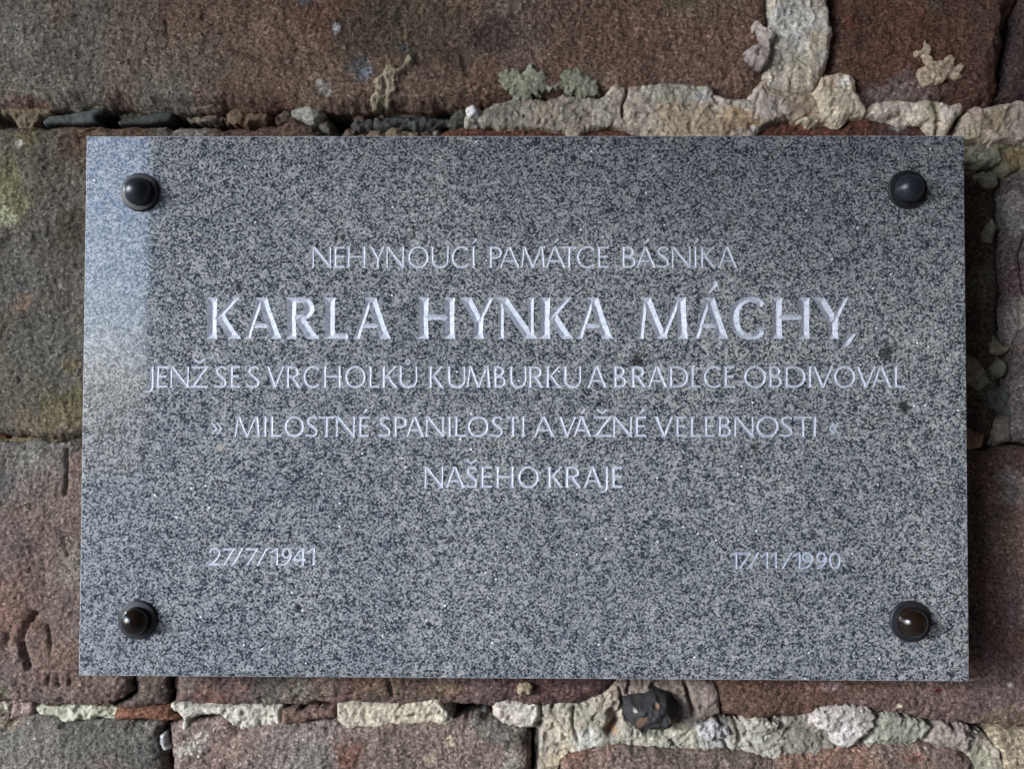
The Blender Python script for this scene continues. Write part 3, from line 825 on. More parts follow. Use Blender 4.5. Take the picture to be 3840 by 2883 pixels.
pebble([(629, 236), (643, 229), (668, 228), (688, 233), (693, 242), (688, 254), (674, 259), (655, 252), (641, 248)], 0.043, lin(166, 166, 158), 'white pebble wedged in the open joint')
pebble([(684, 260), (696, 254), (710, 262), (720, 282), (712, 288), (696, 284), (686, 274)], 0.048, lin(120, 118, 108))
relief('slate_shard', [(752, 272), (770, 258), (800, 256), (850, 252), (920, 248), (972, 250), (982, 262), (965, 276), (940, 283), (860, 284), (776, 290), (756, 286)], 0.062, lin(74, 78, 82), M_SLATE, g=0.0012, edge_noise=0.003, rw=0.006, rd=0.006, lump=0.004, thick=0.05,
       label='dark crumbly slate deep in the joint')
for poly, y, c in (([(762, 250), (774, 243), (790, 246), (788, 258), (770, 262)], 0.056, lin(132, 116, 102)),
                   ([(820, 248), (826, 243), (833, 250), (828, 258)], 0.055, lin(140, 128, 100)),
                   ([(833, 244), (860, 240), (880, 244), (910, 240), (935, 244), (930, 251), (880, 254), (850, 250)], 0.056, lin(134, 128, 110)),
                   ([(740, 292), (748, 278), (764, 282), (768, 296), (750, 300)], 0.050, lin(136, 122, 108)),
                   ([(768, 292), (786, 288), (790, 300), (766, 302)], 0.050, lin(140, 130, 96)),
                   ([(788, 292), (800, 282), (822, 280), (832, 290), (826, 304), (790, 304)], 0.049, lin(146, 128, 106)),
                   ([(830, 284), (845, 276), (862, 278), (868, 284), (900, 286), (908, 302), (834, 304)], 0.048, lin(150, 134, 110)),
                   ([(911, 286), (924, 282), (934, 290), (930, 304), (912, 304)], 0.049, lin(130, 104, 92)),
                   ([(937, 284), (946, 280), (950, 290), (940, 296)], 0.047, lin(142, 134, 128)),
                   ([(972, 262), (984, 238), (1000, 232), (1006, 250), (1004, 266), (984, 270)], 0.050, lin(106, 108, 96)),
                   ([(1010, 232), (1022, 226), (1034, 236), (1032, 246), (1014, 250)], 0.041, lin(188, 190, 192))):
    pebble(poly, y, c, rd=0.006, rw=0.006)

# --- right side, in and beside the shadow
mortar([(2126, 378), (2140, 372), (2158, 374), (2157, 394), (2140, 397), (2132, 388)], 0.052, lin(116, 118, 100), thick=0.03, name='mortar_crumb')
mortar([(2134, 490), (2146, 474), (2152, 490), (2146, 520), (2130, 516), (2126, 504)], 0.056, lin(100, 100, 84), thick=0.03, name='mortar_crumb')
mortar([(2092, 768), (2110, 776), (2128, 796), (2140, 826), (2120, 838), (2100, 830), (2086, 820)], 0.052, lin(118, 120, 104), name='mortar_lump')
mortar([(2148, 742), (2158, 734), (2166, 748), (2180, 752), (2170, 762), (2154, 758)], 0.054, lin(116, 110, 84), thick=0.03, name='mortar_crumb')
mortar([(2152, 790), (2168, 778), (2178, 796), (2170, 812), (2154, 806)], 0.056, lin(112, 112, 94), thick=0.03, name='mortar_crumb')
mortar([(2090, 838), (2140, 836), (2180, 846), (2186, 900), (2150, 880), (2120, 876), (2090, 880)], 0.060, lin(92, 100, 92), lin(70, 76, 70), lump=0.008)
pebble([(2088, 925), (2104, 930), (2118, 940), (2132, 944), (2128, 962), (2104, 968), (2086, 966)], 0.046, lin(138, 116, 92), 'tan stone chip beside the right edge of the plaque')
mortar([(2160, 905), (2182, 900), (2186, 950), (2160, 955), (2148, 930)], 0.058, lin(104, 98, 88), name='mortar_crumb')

# --- joint below the plaque
mortar([(-70, 1526), (8, 1522), (25, 1526), (24, 1536), (8, 1542), (-70, 1544)], 0.056, lin(148, 150, 132), name='mortar_lump')
mortar([(26, 1527), (66, 1525), (72, 1534), (60, 1548), (24, 1552)], 0.050, lin(140, 120, 114), lin(126, 108, 102), name='mortar_lump')
mortar([(72, 1537), (100, 1533), (180, 1534), (232, 1532), (246, 1540), (243, 1556), (218, 1554), (208, 1548), (190, 1558), (160, 1556), (132, 1560), (124, 1548), (84, 1546)], 0.046, lin(168, 172, 152), lin(150, 150, 124), holes=[(143, 1541, 4)], lump=0.003,
       label='greenish white mortar strip under the lower left block')
relief('red_stone_chip', [(248, 1534), (300, 1530), (364, 1530), (370, 1545), (384, 1552), (372, 1560), (336, 1562), (300, 1556), (252, 1558), (242, 1548)], 0.050, lin(128, 84, 62), g=0.0012, rw=0.006, rd=0.005, edge_noise=0.002, thick=0.05)
mortar([(369, 1536), (384, 1530), (420, 1534), (474, 1537), (500, 1540), (558, 1531), (580, 1536), (604, 1538), (604, 1565), (620, 1584), (600, 1600), (590, 1590), (586, 1570), (560, 1568), (540, 1578), (520, 1580), (504, 1566), (474, 1553), (430, 1550), (408, 1556), (404, 1580),
        (392, 1580), (396, 1558), (382, 1546)], 0.045, lin(176, 174, 160), lin(150, 150, 136), rd=0.006, label='long white mortar smear under the plaque')
mortar([(344, 1590), (354, 1588), (354, 1612), (366, 1618), (352, 1622), (340, 1614)], 0.049, lin(186, 188, 194), thick=0.02, apron=0.001, apron_drop=0.003, edge_noise=0.0015, name='mortar_crumb', lump=0.001)
relief('red_stone_chip', [(606, 1534), (660, 1532), (722, 1530), (724, 1552), (700, 1558), (610, 1566)], 0.051, lin(122, 98, 90), g=0.0012, rw=0.006, rd=0.005, edge_noise=0.002, thick=0.05, mid=0.003)
mortar([(731, 1532), (760, 1530), (820, 1533), (880, 1535), (915, 1526), (938, 1521), (950, 1530), (962, 1542), (974, 1556), (960, 1562), (894, 1563), (830, 1566), (800, 1571), (750, 1571), (730, 1556)], 0.044, lin(182, 178, 160), lin(158, 146, 124),
       grooves=[([(860, 1552), (890, 1546), (940, 1548)], 4, 0.003)], lump=0.002, rw=0.004, label='straight cream mortar strip under the plaque')
relief('slate_shard', [(968, 1556), (985, 1542), (1010, 1538), (1050, 1536), (1066, 1544), (1074, 1562), (1030, 1566), (985, 1564)], 0.072, lin(84, 84, 84), M_SLATE, g=0.0012, rw=0.006, rd=0.005, thick=0.04)
mortar([(1063, 1522), (1090, 1520), (1120, 1525), (1163, 1526), (1166, 1552), (1156, 1572), (1136, 1574), (1108, 1570), (1086, 1560), (1070, 1548)], 0.039, lin(184, 180, 172), lin(170, 160, 150), rd=0.008, rw=0.008, name='mortar_lump', label='white mortar lump beside the dark gap')
mortar([(1172, 1532), (1200, 1526), (1260, 1524), (1290, 1514), (1312, 1508), (1328, 1480), (1345, 1476), (1352, 1500), (1346, 1530), (1352, 1556), (1388, 1590), (1440, 1592), (1480, 1576), (1490, 1540), (1530, 1530), (1550, 1560), (1600, 1566),
        (1690, 1560), (1770, 1552), (1800, 1560), (1890, 1560), (1900, 1552), (1970, 1552), (2010, 1570), (2080, 1580), (2110, 1590), (2160, 1610), (2176, 1700), (2168, 1740), (2122, 1740), (2112, 1660), (2080, 1620), (1945, 1614), (1851, 1624), (1817, 1618),
        (1780, 1640), (1740, 1636), (1701, 1634), (1652, 1644), (1610, 1626), (1547, 1618), (1495, 1636), (1430, 1624), (1382, 1628), (1351, 1612), (1260, 1624), (1222, 1636), (1208, 1660), (1206, 1740), (1162, 1740), (1160, 1660), (1164, 1600), (1174, 1570)],
       0.048, lin(152, 146, 132), lin(124, 120, 110), lump=0.006, edge_noise=0.004, mid=0.003,
       blotches=[(1250, 1580, 60, lin(166, 158, 136), 0.6), (1320, 1570, 16, lin(150, 108, 56), 0.7), (1270, 1600, 30, lin(172, 176, 170), 0.7), (1200, 1650, 40, lin(164, 152, 122), 0.7), (1540, 1590, 40, lin(168, 172, 174), 0.7), (1440, 1610, 50, lin(142, 146, 132), 0.6, 2),
                 (1650, 1572, 26, lin(176, 176, 168), 0.7, 2), (1720, 1590, 90, lin(112, 110, 102), 0.7, 1.6), (1640, 1620, 40, lin(160, 162, 152), 0.6, 1.6), (1960, 1580, 80, lin(128, 132, 118), 0.6, 2), (2080, 1600, 40, lin(142, 138, 126), 0.6), (2110, 1640, 30, lin(110, 122, 96), 0.5),
                 (1300, 1620, 40, lin(128, 130, 120), 0.5), (1340, 1500, 26, lin(118, 102, 94), 0.7), (1240, 1545, 40, lin(150, 148, 134), 0.6)],
       grooves=[([(1322, 1540), (1332, 1560), (1318, 1580)], 8, 0.012), ([(1340, 1480), (1345, 1520), (1335, 1545)], 3, 0.006), ([(1550, 1550), (1555, 1580), (1575, 1620)], 4, 0.006), ([(1700, 1575), (1750, 1580), (1800, 1600), (1815, 1620)], 4, 0.005), ([(1590, 1560), (1600, 1600)], 4, 0.004),
                ([(1900, 1550), (1890, 1585), (1860, 1605), (1840, 1622)], 5, 0.007), ([(2010, 1570), (1985, 1600), (2040, 1618), (2080, 1615)], 4, 0.004), ([(1240, 1530), (1238, 1570), (1250, 1600)], 3, 0.004), ([(1205, 1610), (1235, 1620)], 3, 0.003), ([(1170, 1560), (1160, 1640)], 3, 0.006),
                ([(1450, 1600), (1470, 1622)], 4, 0.005)],
       label='broad rough mortar bed of lumps at lower right')
mortar([(1768, 1542), (1790, 1532), (1830, 1530), (1880, 1530), (1896, 1548), (1890, 1572), (1870, 1596), (1850, 1612), (1825, 1622), (1812, 1600), (1800, 1580), (1776, 1574), (1760, 1560)], 0.047, lin(156, 150, 144), lin(184, 182, 182), lump=0.005, rd=0.005, rw=0.009, edge_noise=0.005, flush=0, name='mortar_lump',
       blotches=[(1830, 1580, 26, lin(188, 188, 190), 0.7)], label='grey white mortar lump projecting at lower right')
mortar([(1905, 1556), (1935, 1546), (1980, 1552), (2006, 1572), (1995, 1594), (1940, 1600), (1880, 1610), (1895, 1584)], 0.050, lin(136, 138, 126), lin(120, 122, 108), edge_noise=0.006, lump=0.003, name='mortar_lump')
mortar([(2014, 1586), (2040, 1572), (2088, 1578), (2104, 1598), (2090, 1612), (2040, 1612), (2006, 1604)], 0.050, lin(142, 136, 130), lin(124, 114, 108), edge_noise=0.006, lump=0.003, name='mortar_lump')
mortar([(1614, 1562), (1650, 1556), (1676, 1562), (1680, 1580), (1650, 1586), (1622, 1578)], 0.049, lin(168, 166, 158), edge_noise=0.006, name='mortar_lump')
mortar([(1510, 1570), (1545, 1562), (1576, 1584), (1570, 1600), (1540, 1602), (1515, 1588)], 0.049, lin(172, 174, 178), lin(150, 150, 146), edge_noise=0.006, name='mortar_lump')
mortar([(1335, 1470), (1360, 1440), (1420, 1440), (1500, 1450), (1545, 1480), (1556, 1540), (1520, 1560), (1478, 1556), (1472, 1530), (1448, 1505), (1420, 1500), (1360, 1515), (1348, 1500)],
       0.052, lin(112, 98, 92), lin(128, 122, 112), lump=0.006, label='brown rubble fill around the black stone',
       grooves=[([(1410, 1480), (1430, 1500)], 3, 0.005), ([(1480, 1475), (1490, 1510), (1500, 1540)], 5, 0.008), ([(1360, 1470), (1355, 1500)], 4, 0.006)])
relief('black_stone', [(1352, 1524), (1362, 1512), (1380, 1514), (1400, 1510), (1416, 1503), (1446, 1506), (1466, 1530), (1470, 1558), (1450, 1582), (1410, 1588), (1382, 1584), (1358, 1566), (1350, 1545)],
       0.034, lin(44, 46, 50), M_SLATE, g=0.0011, edge_noise=0.0015, rw=0.014, rd=0.016, lump=0.003, thick=0.05,
       blotches=[(1420, 1524, 6, lin(140, 106, 86), 0.85, 0.8), (1388, 1554, 8, lin(120, 90, 68), 0.8, 1.4), (1372, 1535, 5, lin(180, 180, 186), 0.9), (1455, 1560, 10, lin(120, 84, 64), 0.7), (1384, 1566, 8, lin(130, 96, 70), 0.6)],
       label='black glossy rounded stone with rusty patches below the plaque')
mortar([(1118, 1494), (1126, 1482), (1138, 1480), (1148, 1486), (1142, 1498), (1132, 1504), (1120, 1500)], 0.044, lin(150, 130, 98), thick=0.02, lump=0.001, name='mortar_crumb', label='tan mortar crumb on the block under the plaque')
mortar([(-70, 940), (0, 942), (60, 943), (100, 942), (180, 944), (420, 942), (420, 960), (100, 958), (-70, 960)], 0.058, lin(96, 86, 62), lin(60, 54, 44), lump=0.006, edge_noise=0.002, thick=0.04)

# --- the wall's own core, out to both ends of the passage
rng = np.linspace(0, 1, 2)
gx_, gz_ = np.meshgrid(np.linspace(EDGE, 2.69, 180), np.linspace(-1.446, 1.3, 110), indexing='ij')
inner = sstep(0.0, 0.06, np.maximum(np.abs(gx_) - 0.56, np.abs(gz_) - 0.43))
gy_ = 0.108 - 0.045 * inner + 0.006 * fbm(gx_, gz_, 0.12, 4, 5)
idx = np.arange(gx_.size).reshape(gx_.shape)
fq = np.stack([idx[:-1, :-1].ravel(), idx[1:, :-1].ravel(), idx[1:, 1:].ravel(), idx[:-1, 1:].ravel()], 1)
cc = np.ones((gx_.size, 3)) * lin(92, 80, 72) * (1 + 0.25 * fbm(gx_, gz_, 0.1, 4, 8)).ravel()[:, None]
link('wall_core', mesh_from('wall_core', np.stack([gx_.ravel(), gy_.ravel(), gz_.ravel()], 1), fq, M_MORT, True, np.clip(cc, 0, 1)), wall)

# ------------------------------------------------------------------ the plaque
PW, PH, PT = 0.825, 0.5057, 0.031
plaque = link('memorial_plaque', None)
plaque['label'] = 'polished grey granite memorial plaque with carved white Czech inscription and four studs'
plaque['category'] = 'plaque'


# --- lettering: every stroke is a chisel cut with a V section
def cat(pts, n=8):
    p = np.array(pts, float)
    p = np.vstack([2 * p[0] - p[1], p, 2 * p[-1] - p[-2]])
    out = []
    for i in range(1, len(p) - 2):
        for t in np.linspace(0, 1, n, endpoint=False):
            out.append(0.5 * ((2 * p[i]) + (-p[i - 1] + p[i + 1]) * t + (2 * p[i - 1] - 5 * p[i] + 4 * p[i + 1] - p[i + 2]) * t * t + (-p[i - 1] + 3 * p[i] - 3 * p[i + 1] + p[i + 2]) * t ** 3))
    out.append(p[-2])
    return np.array(out)


def ell(cx, cy, rx, ry, a0, a1, T, t, n=36):
    a = np.radians(np.linspace(a0, a1, n))
    return ('c', np.stack([cx + rx * np.cos(a), cy + ry * np.sin(a)], 1), t / 2 + (T - t) / 2 * np.cos(a) ** 2)


def bowl(x0, xr, y0, y1, T, t):
    r = (y1 - y0) / 2 - t / 2
    cy = (y0 + y1) / 2
    rx = min(xr - T / 2 - x0, r * 1.05)
    xc = xr - T / 2 - rx
    a = np.radians(np.linspace(90, -90, 20))
    pts = [(x0, cy + r)] + [(xc + rx * math.cos(q), cy + r * math.sin(q)) for q in a] + [(x0, cy - r)]
    hw = [t / 2] + [t / 2 + (T - t) / 2 * math.cos(q) ** 2 for q in a] + [t / 2]
    return ('c', np.array(pts), np.array(hw))


def glyph(ch, w, h, T, t):
    """strokes in mm-free local units: 's' straight (x0,y0,x1,y1,width,clip), 'c' curve"""
    a, b = T / 2, t / 2
    S = lambda x0, y0, x1, y1, wd, clip=True: ('s', x0, y0, x1, y1, wd, clip)
    g = []
    base = {'Í': 'I', 'Á': 'A', 'Ž': 'Z', 'Š': 'S', 'É': 'E', 'Ů': 'U'}.get(ch, ch)
    c = base
    if c == 'A':
        g = [S(b * 1.15, 0, 0.45 * w, h, t), S(0.46 * w, h, w - a * 1.15, 0, T), S(0.24 * w, 0.32 * h, 0.74 * w, 0.32 * h, t * 0.9, False)]
    elif c == 'B':
        g = [S(a, 0, a, h, T), bowl(a, w * 0.88, 0.51 * h, h, T, t), bowl(a, w, 0, 0.55 * h, T, t)]
    elif c == 'C':
        g = [ell(0.56 * w, h / 2, 0.56 * w - a, h / 2 + 0.02 * h - b, 52, 308, T, t)]
    elif c == 'D':
        g = [S(a, 0, a, h, T), bowl(a, w, 0, h, T, t)]
    elif c == 'E':
        g = [S(a, 0, a, h, T), S(a, h - b, w, h - b, t, False), S(a, 0.53 * h, w * 0.92, 0.53 * h, t, False), S(a, b, w, b, t, False)]
    elif c == 'H':
        g = [S(a, 0, a, h, T), S(w - a, 0, w - a, h, T), S(a, 0.52 * h, w - a, 0.52 * h, t, False)]
    elif c == 'I':
        g = [S(w / 2, 0, w / 2, h, T)]
    elif c == 'J':
        g = [S(w - a, 0.0 * h, w - a, h, T, False), ('c', cat([(w - a, 0.08 * h), (w - a * 1.1, -0.03 * h), (w * 0.5, -0.15 * h), (0.02 * w, -0.2 * h)]), np.linspace(a, b * 0.7, 25))]
    elif c == 'K':
        g = [S(a, 0, a, h, T), S(T * 0.95, 0.46 * h, w * 0.93 - b, h, t), S(T * 0.9 + 0.1 * w, 0.56 * h, w - a * 1.2, 0, T)]
    elif c == 'L':
        g = [S(a, 0, a, h, T), S(a, b, w, b, t, False)]
    elif c == 'M':
        g = [S(b, 0, 0.14 * w, h, t), S(0.15 * w, h, 0.49 * w, 0, T * 0.95), S(0.49 * w, 0, 0.83 * w, h, t), S(0.86 * w, h, w - a, 0, T)]
    elif c == 'N':
        g = [S(b, 0, b, h, t), S(b, h, w - b, 0, T), S(w - b, 0, w - b, h, t)]
    elif c in 'O0':
        g = [ell(w / 2, h / 2, w / 2 - a, h / 2 + 0.02 * h - b, 0, 360, T, t, 60)]
    elif c == 'P':
        g = [S(a, 0, a, h, T), bowl(a, w, 0.42 * h, h, T, t)]
    elif c == 'R':
        g = [S(a, 0, a, h, T), bowl(a, w * 0.86, 0.46 * h, h, T, t), S(0.36 * w, 0.54 * h, w - a * 1.15, 0, T)]
    elif c == 'S':
        p = cat([(0.90 * w, 0.88 * h), (0.70 * w, 0.98 * h - b * .5), (0.45 * w, 1.0 * h - b), (0.22 * w, 0.90 * h - b * .4), (0.15 * w, 0.74 * h), (0.30 * w, 0.60 * h), (0.62 * w, 0.46 * h), (0.86 * w, 0.31 * h), (0.84 * w, 0.13 * h), (0.60 * w, 0.0 * h + b), (0.3 * w, 0.0 * h + b), (0.04 * w, 0.09 * h)])
        u = np.linspace(-1, 1, len(p))
        g = [('c', p, b * 0.95 + (a - b) * np.exp(-(u / 0.42) ** 2))]
    elif c == 'T':
        g = [S(0, h - b, w, h - b, t, False), S(w / 2, 0, w / 2, h, T)]
    elif c == 'U':
        r = w / 2
        aa = np.radians(np.linspace(180, 360, 24))
        p = [(a, h * 0.5)] + [(a + (w - a - b) / 2 * (1 + math.cos(q)), 0.36 * h + (0.36 * h - b + 0.02 * h) * math.sin(q)) for q in aa] + [(w - b, h * 0.5)]
        hw = np.concatenate([[a], np.linspace(a, b, 24), [b]])
        g = [S(a, 0.42 * h, a, h, T, False), S(w - b, 0.42 * h, w - b, h, t, False), ('c', np.array(p), hw)]
    elif c == 'V':
        g = [S(a * 1.1, h, 0.5 * w, 0, T), S(0.5 * w, 0, w - b, h, t)]
    elif c == 'Y':
        g = [S(w * 0.56, 0, w * 0.56, 0.5 * h, T), S(a * 1.25, h, 0.57 * w, 0.40 * h, T), S(0.58 * w, 0.42 * h, w - b * 1.2, h, t)]
    elif c == 'Z':
        g = [S(0.08 * w, h - b, w * 0.98, h - b, t, False), S(w * 0.92, h, a, 0, T * 0.9), S(0, b, w, b, t, False)]
    elif c == '1':
        g = [S(w - a, 0, w - a, h, T), S(w - a, h * 0.97, 0, 0.74 * h, t, False)]
    elif c == '2':
        g = [('c', cat([(0.12 * w, 0.78 * h), (0.28 * w, 0.95 * h), (0.58 * w, 0.98 * h), (0.88 * w, 0.80 * h), (0.86 * w, 0.58 * h), (0.55 * w, 0.28 * h), (0.12 * w, 0.04 * h)]), np.linspace(b, a, 49)), S(0, b, w, b, t * 1.2, False)]
    elif c == '4':
        g = [S(0.78 * w, 0, 0.78 * w, h, T), S(0.72 * w, h, 0.06 * w, 0.30 * h, t, False), S(0, 0.31 * h, w, 0.31 * h, t * 1.2, False)]
    elif c == '7':
        g = [S(0.0, h - b * 1.2, w, h - b * 1.2, t * 1.2, False), S(w * 0.94, h, 0.1 * w, 0, T * 0.9)]
    elif c == '9':
        g = [ell(0.48 * w, 0.70 * h, 0.46 * w - b, 0.29 * h - b * 0.5, 0, 360, t * 1.15, t, 40), ('c', cat([(0.93 * w, 0.70 * h), (0.92 * w, 0.52 * h), (0.72 * w, 0.25 * h), (0.4 * w, 0.08 * h), (0.08 * w, 0.03 * h)]), np.linspace(a * 0.9, a * 0.7, 33))]
    elif c == '/':
        g = [S(w * 0.97, h, 0.03 * w, 0, t * 1.1)]
    elif c == '»':
        g = [S(x, 0.62 * h, x + 0.42 * w, 0.36 * h, t * 0.8, False) for x in (0.02 * w, 0.5 * w)] + [S(x + 0.42 * w, 0.38 * h, x, 0.1 * h, t * 0.8, False) for x in (0.02 * w, 0.5 * w)]
        g = [S(x, 0.68 * h, x + 0.45 * w, 0.40 * h, t * 0.8, False) for x in (0.02 * w, 0.5 * w)] + [S(x + 0.45 * w, 0.42 * h, x, 0.14 * h, t * 0.8, False) for x in (0.02 * w, 0.5 * w)]
    elif c == '«':
        g = [S(x + 0.45 * w, 0.68 * h, x, 0.40 * h, t * 0.8, False) for x in (0.02 * w, 0.5 * w)] + [S(x, 0.42 * h, x + 0.45 * w, 0.14 * h, t * 0.8, False) for x in (0.02 * w, 0.5 * w)]
    elif c == ',':
        g = [('c', cat([(0.88 * w, 0.10 * h), (0.55 * w, 0.02 * h), (0.2 * w, -0.12 * h), (0.05 * w, -0.17 * h)]), np.array(list(np.linspace(b * 0.5, b * 1.3, 12)) + list(np.linspace(b * 1.2, b * 0.25, 13))))]
    # accents
    cx = w * 0.5 if base != 'A' else w * 0.47
    if ch in 'ÍÁÉ':
        g.append(('c', np.array([(cx - 0.02 * h, 1.12 * h), (cx + 0.12 * h, 1.32 * h)]), np.array([b * 0.35, b * 1.25])))
    if ch in 'ŽŠ':
        g.append(('c', np.array([(cx - 0.19 * h, 1.30 * h), (cx, 1.14 * h)]), np.array([b * 1.0, b * 0.7])))
        g.append(('c', np.array([(cx, 1.14 * h), (cx + 0.21 * h, 1.31 * h)]), np.array([b * 0.7, b * 1.0])))
    if ch == 'Ů':
        g.append(ell(cx, 1.2 * h, 0.085 * h, 0.10 * h, 0, 360, t * 0.6, t * 0.6, 24))
    return g


def stroke_field(st, x, y, h):
    if st[0] == 's':
        _, x0, y0, x1, y1, wd, clip = st
        ux, uy = x1 - x0, y1 - y0
        Ln = math.hypot(ux, uy)
        ux, uy = ux / Ln, uy / Ln
        ext = wd if clip else 0.0
        e0 = e1 = ext
        if clip:
            # extend only the ends which stand on the cap line or the base line
            e0 = wd * 1.2 if (y0 < 0.01 * h or y0 > 0.99 * h) else 0
            e1 = wd * 1.2 if (y1 < 0.01 * h or y1 > 0.99 * h) else 0
        s = (x - x0) * ux + (y - y0) * uy
        pd = np.abs(-(x - x0) * uy + (y - y0) * ux)
        q = np.clip(s / Ln, 0, 1)
        hw = wd / 2 * (0.95 + 0.17 * (2 * q - 1) ** 4)
        f = np.minimum(hw - pd, np.minimum(s + e0, Ln + e1 - s))
        if clip:
            f = np.minimum(f, np.minimum(y, h - y) * 1.0)
        return f
    _, pts, hw = st
    if len(hw) != len(pts):
        hw = np.interp(np.linspace(0, 1, len(pts)), np.linspace(0, 1, len(hw)), hw)
    f = np.full(x.shape, -1.0)
    for i in range(len(pts) - 1):
        (ax, ay), (bx, by) = pts[i], pts[i + 1]
        ex, ey = bx - ax, by - ay
        t = np.clip(((x - ax) * ex + (y - ay) * ey) / (ex * ex + ey * ey + 1e-15), 0, 1)
        dd = np.sqrt((x - ax - ex * t) ** 2 + (y - ay - ey * t) ** 2)
        f = np.maximum(f, hw[i] * (1 - t) + hw[i + 1] * t - dd)
    return f


def tokens(s, ox, sc):
    out = []
    for tk in s.split():
        ch, r = tk[0], tk[1:]
        p, q = r.split('-')
        out.append((ch, ox + float(p) * sc, ox + float(q) * sc))
    return out


s1, s3, s5, s6 = 900 / 2212, 1100 / 2212, 950 / 2212, 500 / 2212
LINES = [
    (925, 1005, 0.14, 0.10, M_LET, tokens('N168-345 E368-470 H490-660 Y690-838 N850-1018 O1045-1243 U1262-1430 C1447-1620 Í1640-1668 P1800-1920 A1895-2085', 1100, s1)
     + tokens('M125-350 Á350-542 T497-643 C637-822 E833-940 B1058-1185 Á1190-1375 S1380-1495 N1515-1695 Í1720-1748 K1782-1928 A1942-2125', 1900, s1)),
    (1116, 1271, 0.235, 0.13, M_LET, tokens('K187-497 A527-875 R920-1215 L1275-1487 A1535-1880', 700, s1) + tokens('H1155-1485 Y1530-1845 N1890-2215', 1100, s1)
     + tokens('K308-612 A640-978', 1900, s1) + tokens('M105-562 Á612-938 C945-1290 H1342-1685 Y1718-2050 ,1995-2110', 2350, s1)),
    (1373, 1454, 0.165, 0.112, M_LET, tokens('J92-150 E165-255 N272-415 Ž425-560 S610-698 E722-803 S853-947 V992-1135 R1145-1260 C1270-1410 H1425-1562 O1585-1750 L1768-1850 K1868-1990 Ů1995-2140', 500, s3)
     + tokens('K210-330 U350-490 M497-680 B700-795 U820-950 R963-1083 K1095-1215 U1228-1365 A1408-1560 B1606-1705 R1740-1855 A1862-2015', 1500, s3)
     + tokens('D215-362 L378-460 C470-622 E628-712 O775-950 B965-1070 D1088-1248 I1264-1290 V1295-1455 O1452-1622 V1622-1778 A1742-1898 L1912-2000', 2400, s3)),
    (1561, 1638, 0.165, 0.112, M_LET, tokens('»588-668 M757-952 I975-1002 L1027-1115 O1128-1285 S1298-1387 T1393-1510 N1522-1668 É1692-1774 S1845-1937 P1958-2060 A2050-2192', 500, s3)
     + tokens('N190-328 I353-381 L406-495 O500-665 S682-772 T800-893 I910-938 A1005-1163 V1188-1325 Á1300-1442 Ž1455-1592 N1603-1747 É1768-1855', 1500, s3)
     + tokens('V105-248 E264-348 L374-458 E480-558 B585-685 N707-855 O868-1045 S1055-1147 T1160-1292 I1300-1328 «1428-1496', 2400, s3)),
    (1749, 1829, 0.165, 0.112, M_LET, tokens('N207-375 A392-564 Š568-670 E698-803 H830-990 O1018-1210 K1283-1425 R1438-1580 A1600-1762 J1755-1815 E1843-1940', 1500, s5)),
    (2054, 2119, 0.15, 0.115, M_LET, tokens('2140-330 7368-570 /520-702 7755-962 /942-1110 11155-1290 91340-1510 41520-1748 11765-1900', 750, s6)),
    (2070, 2132, 0.15, 0.12, M_LETW, tokens('1162-285 7300-512 /472-637 1665-798 1832-945 /1020-1190 11200-1335 91350-1540 91585-1765 01800-1998', 2700, s6)),
]
GS = 0.0005
SL_V = math.tan(math.radians(23))
face_V, face_F, nface = [], [], 0
rects = []
random.seed(4)
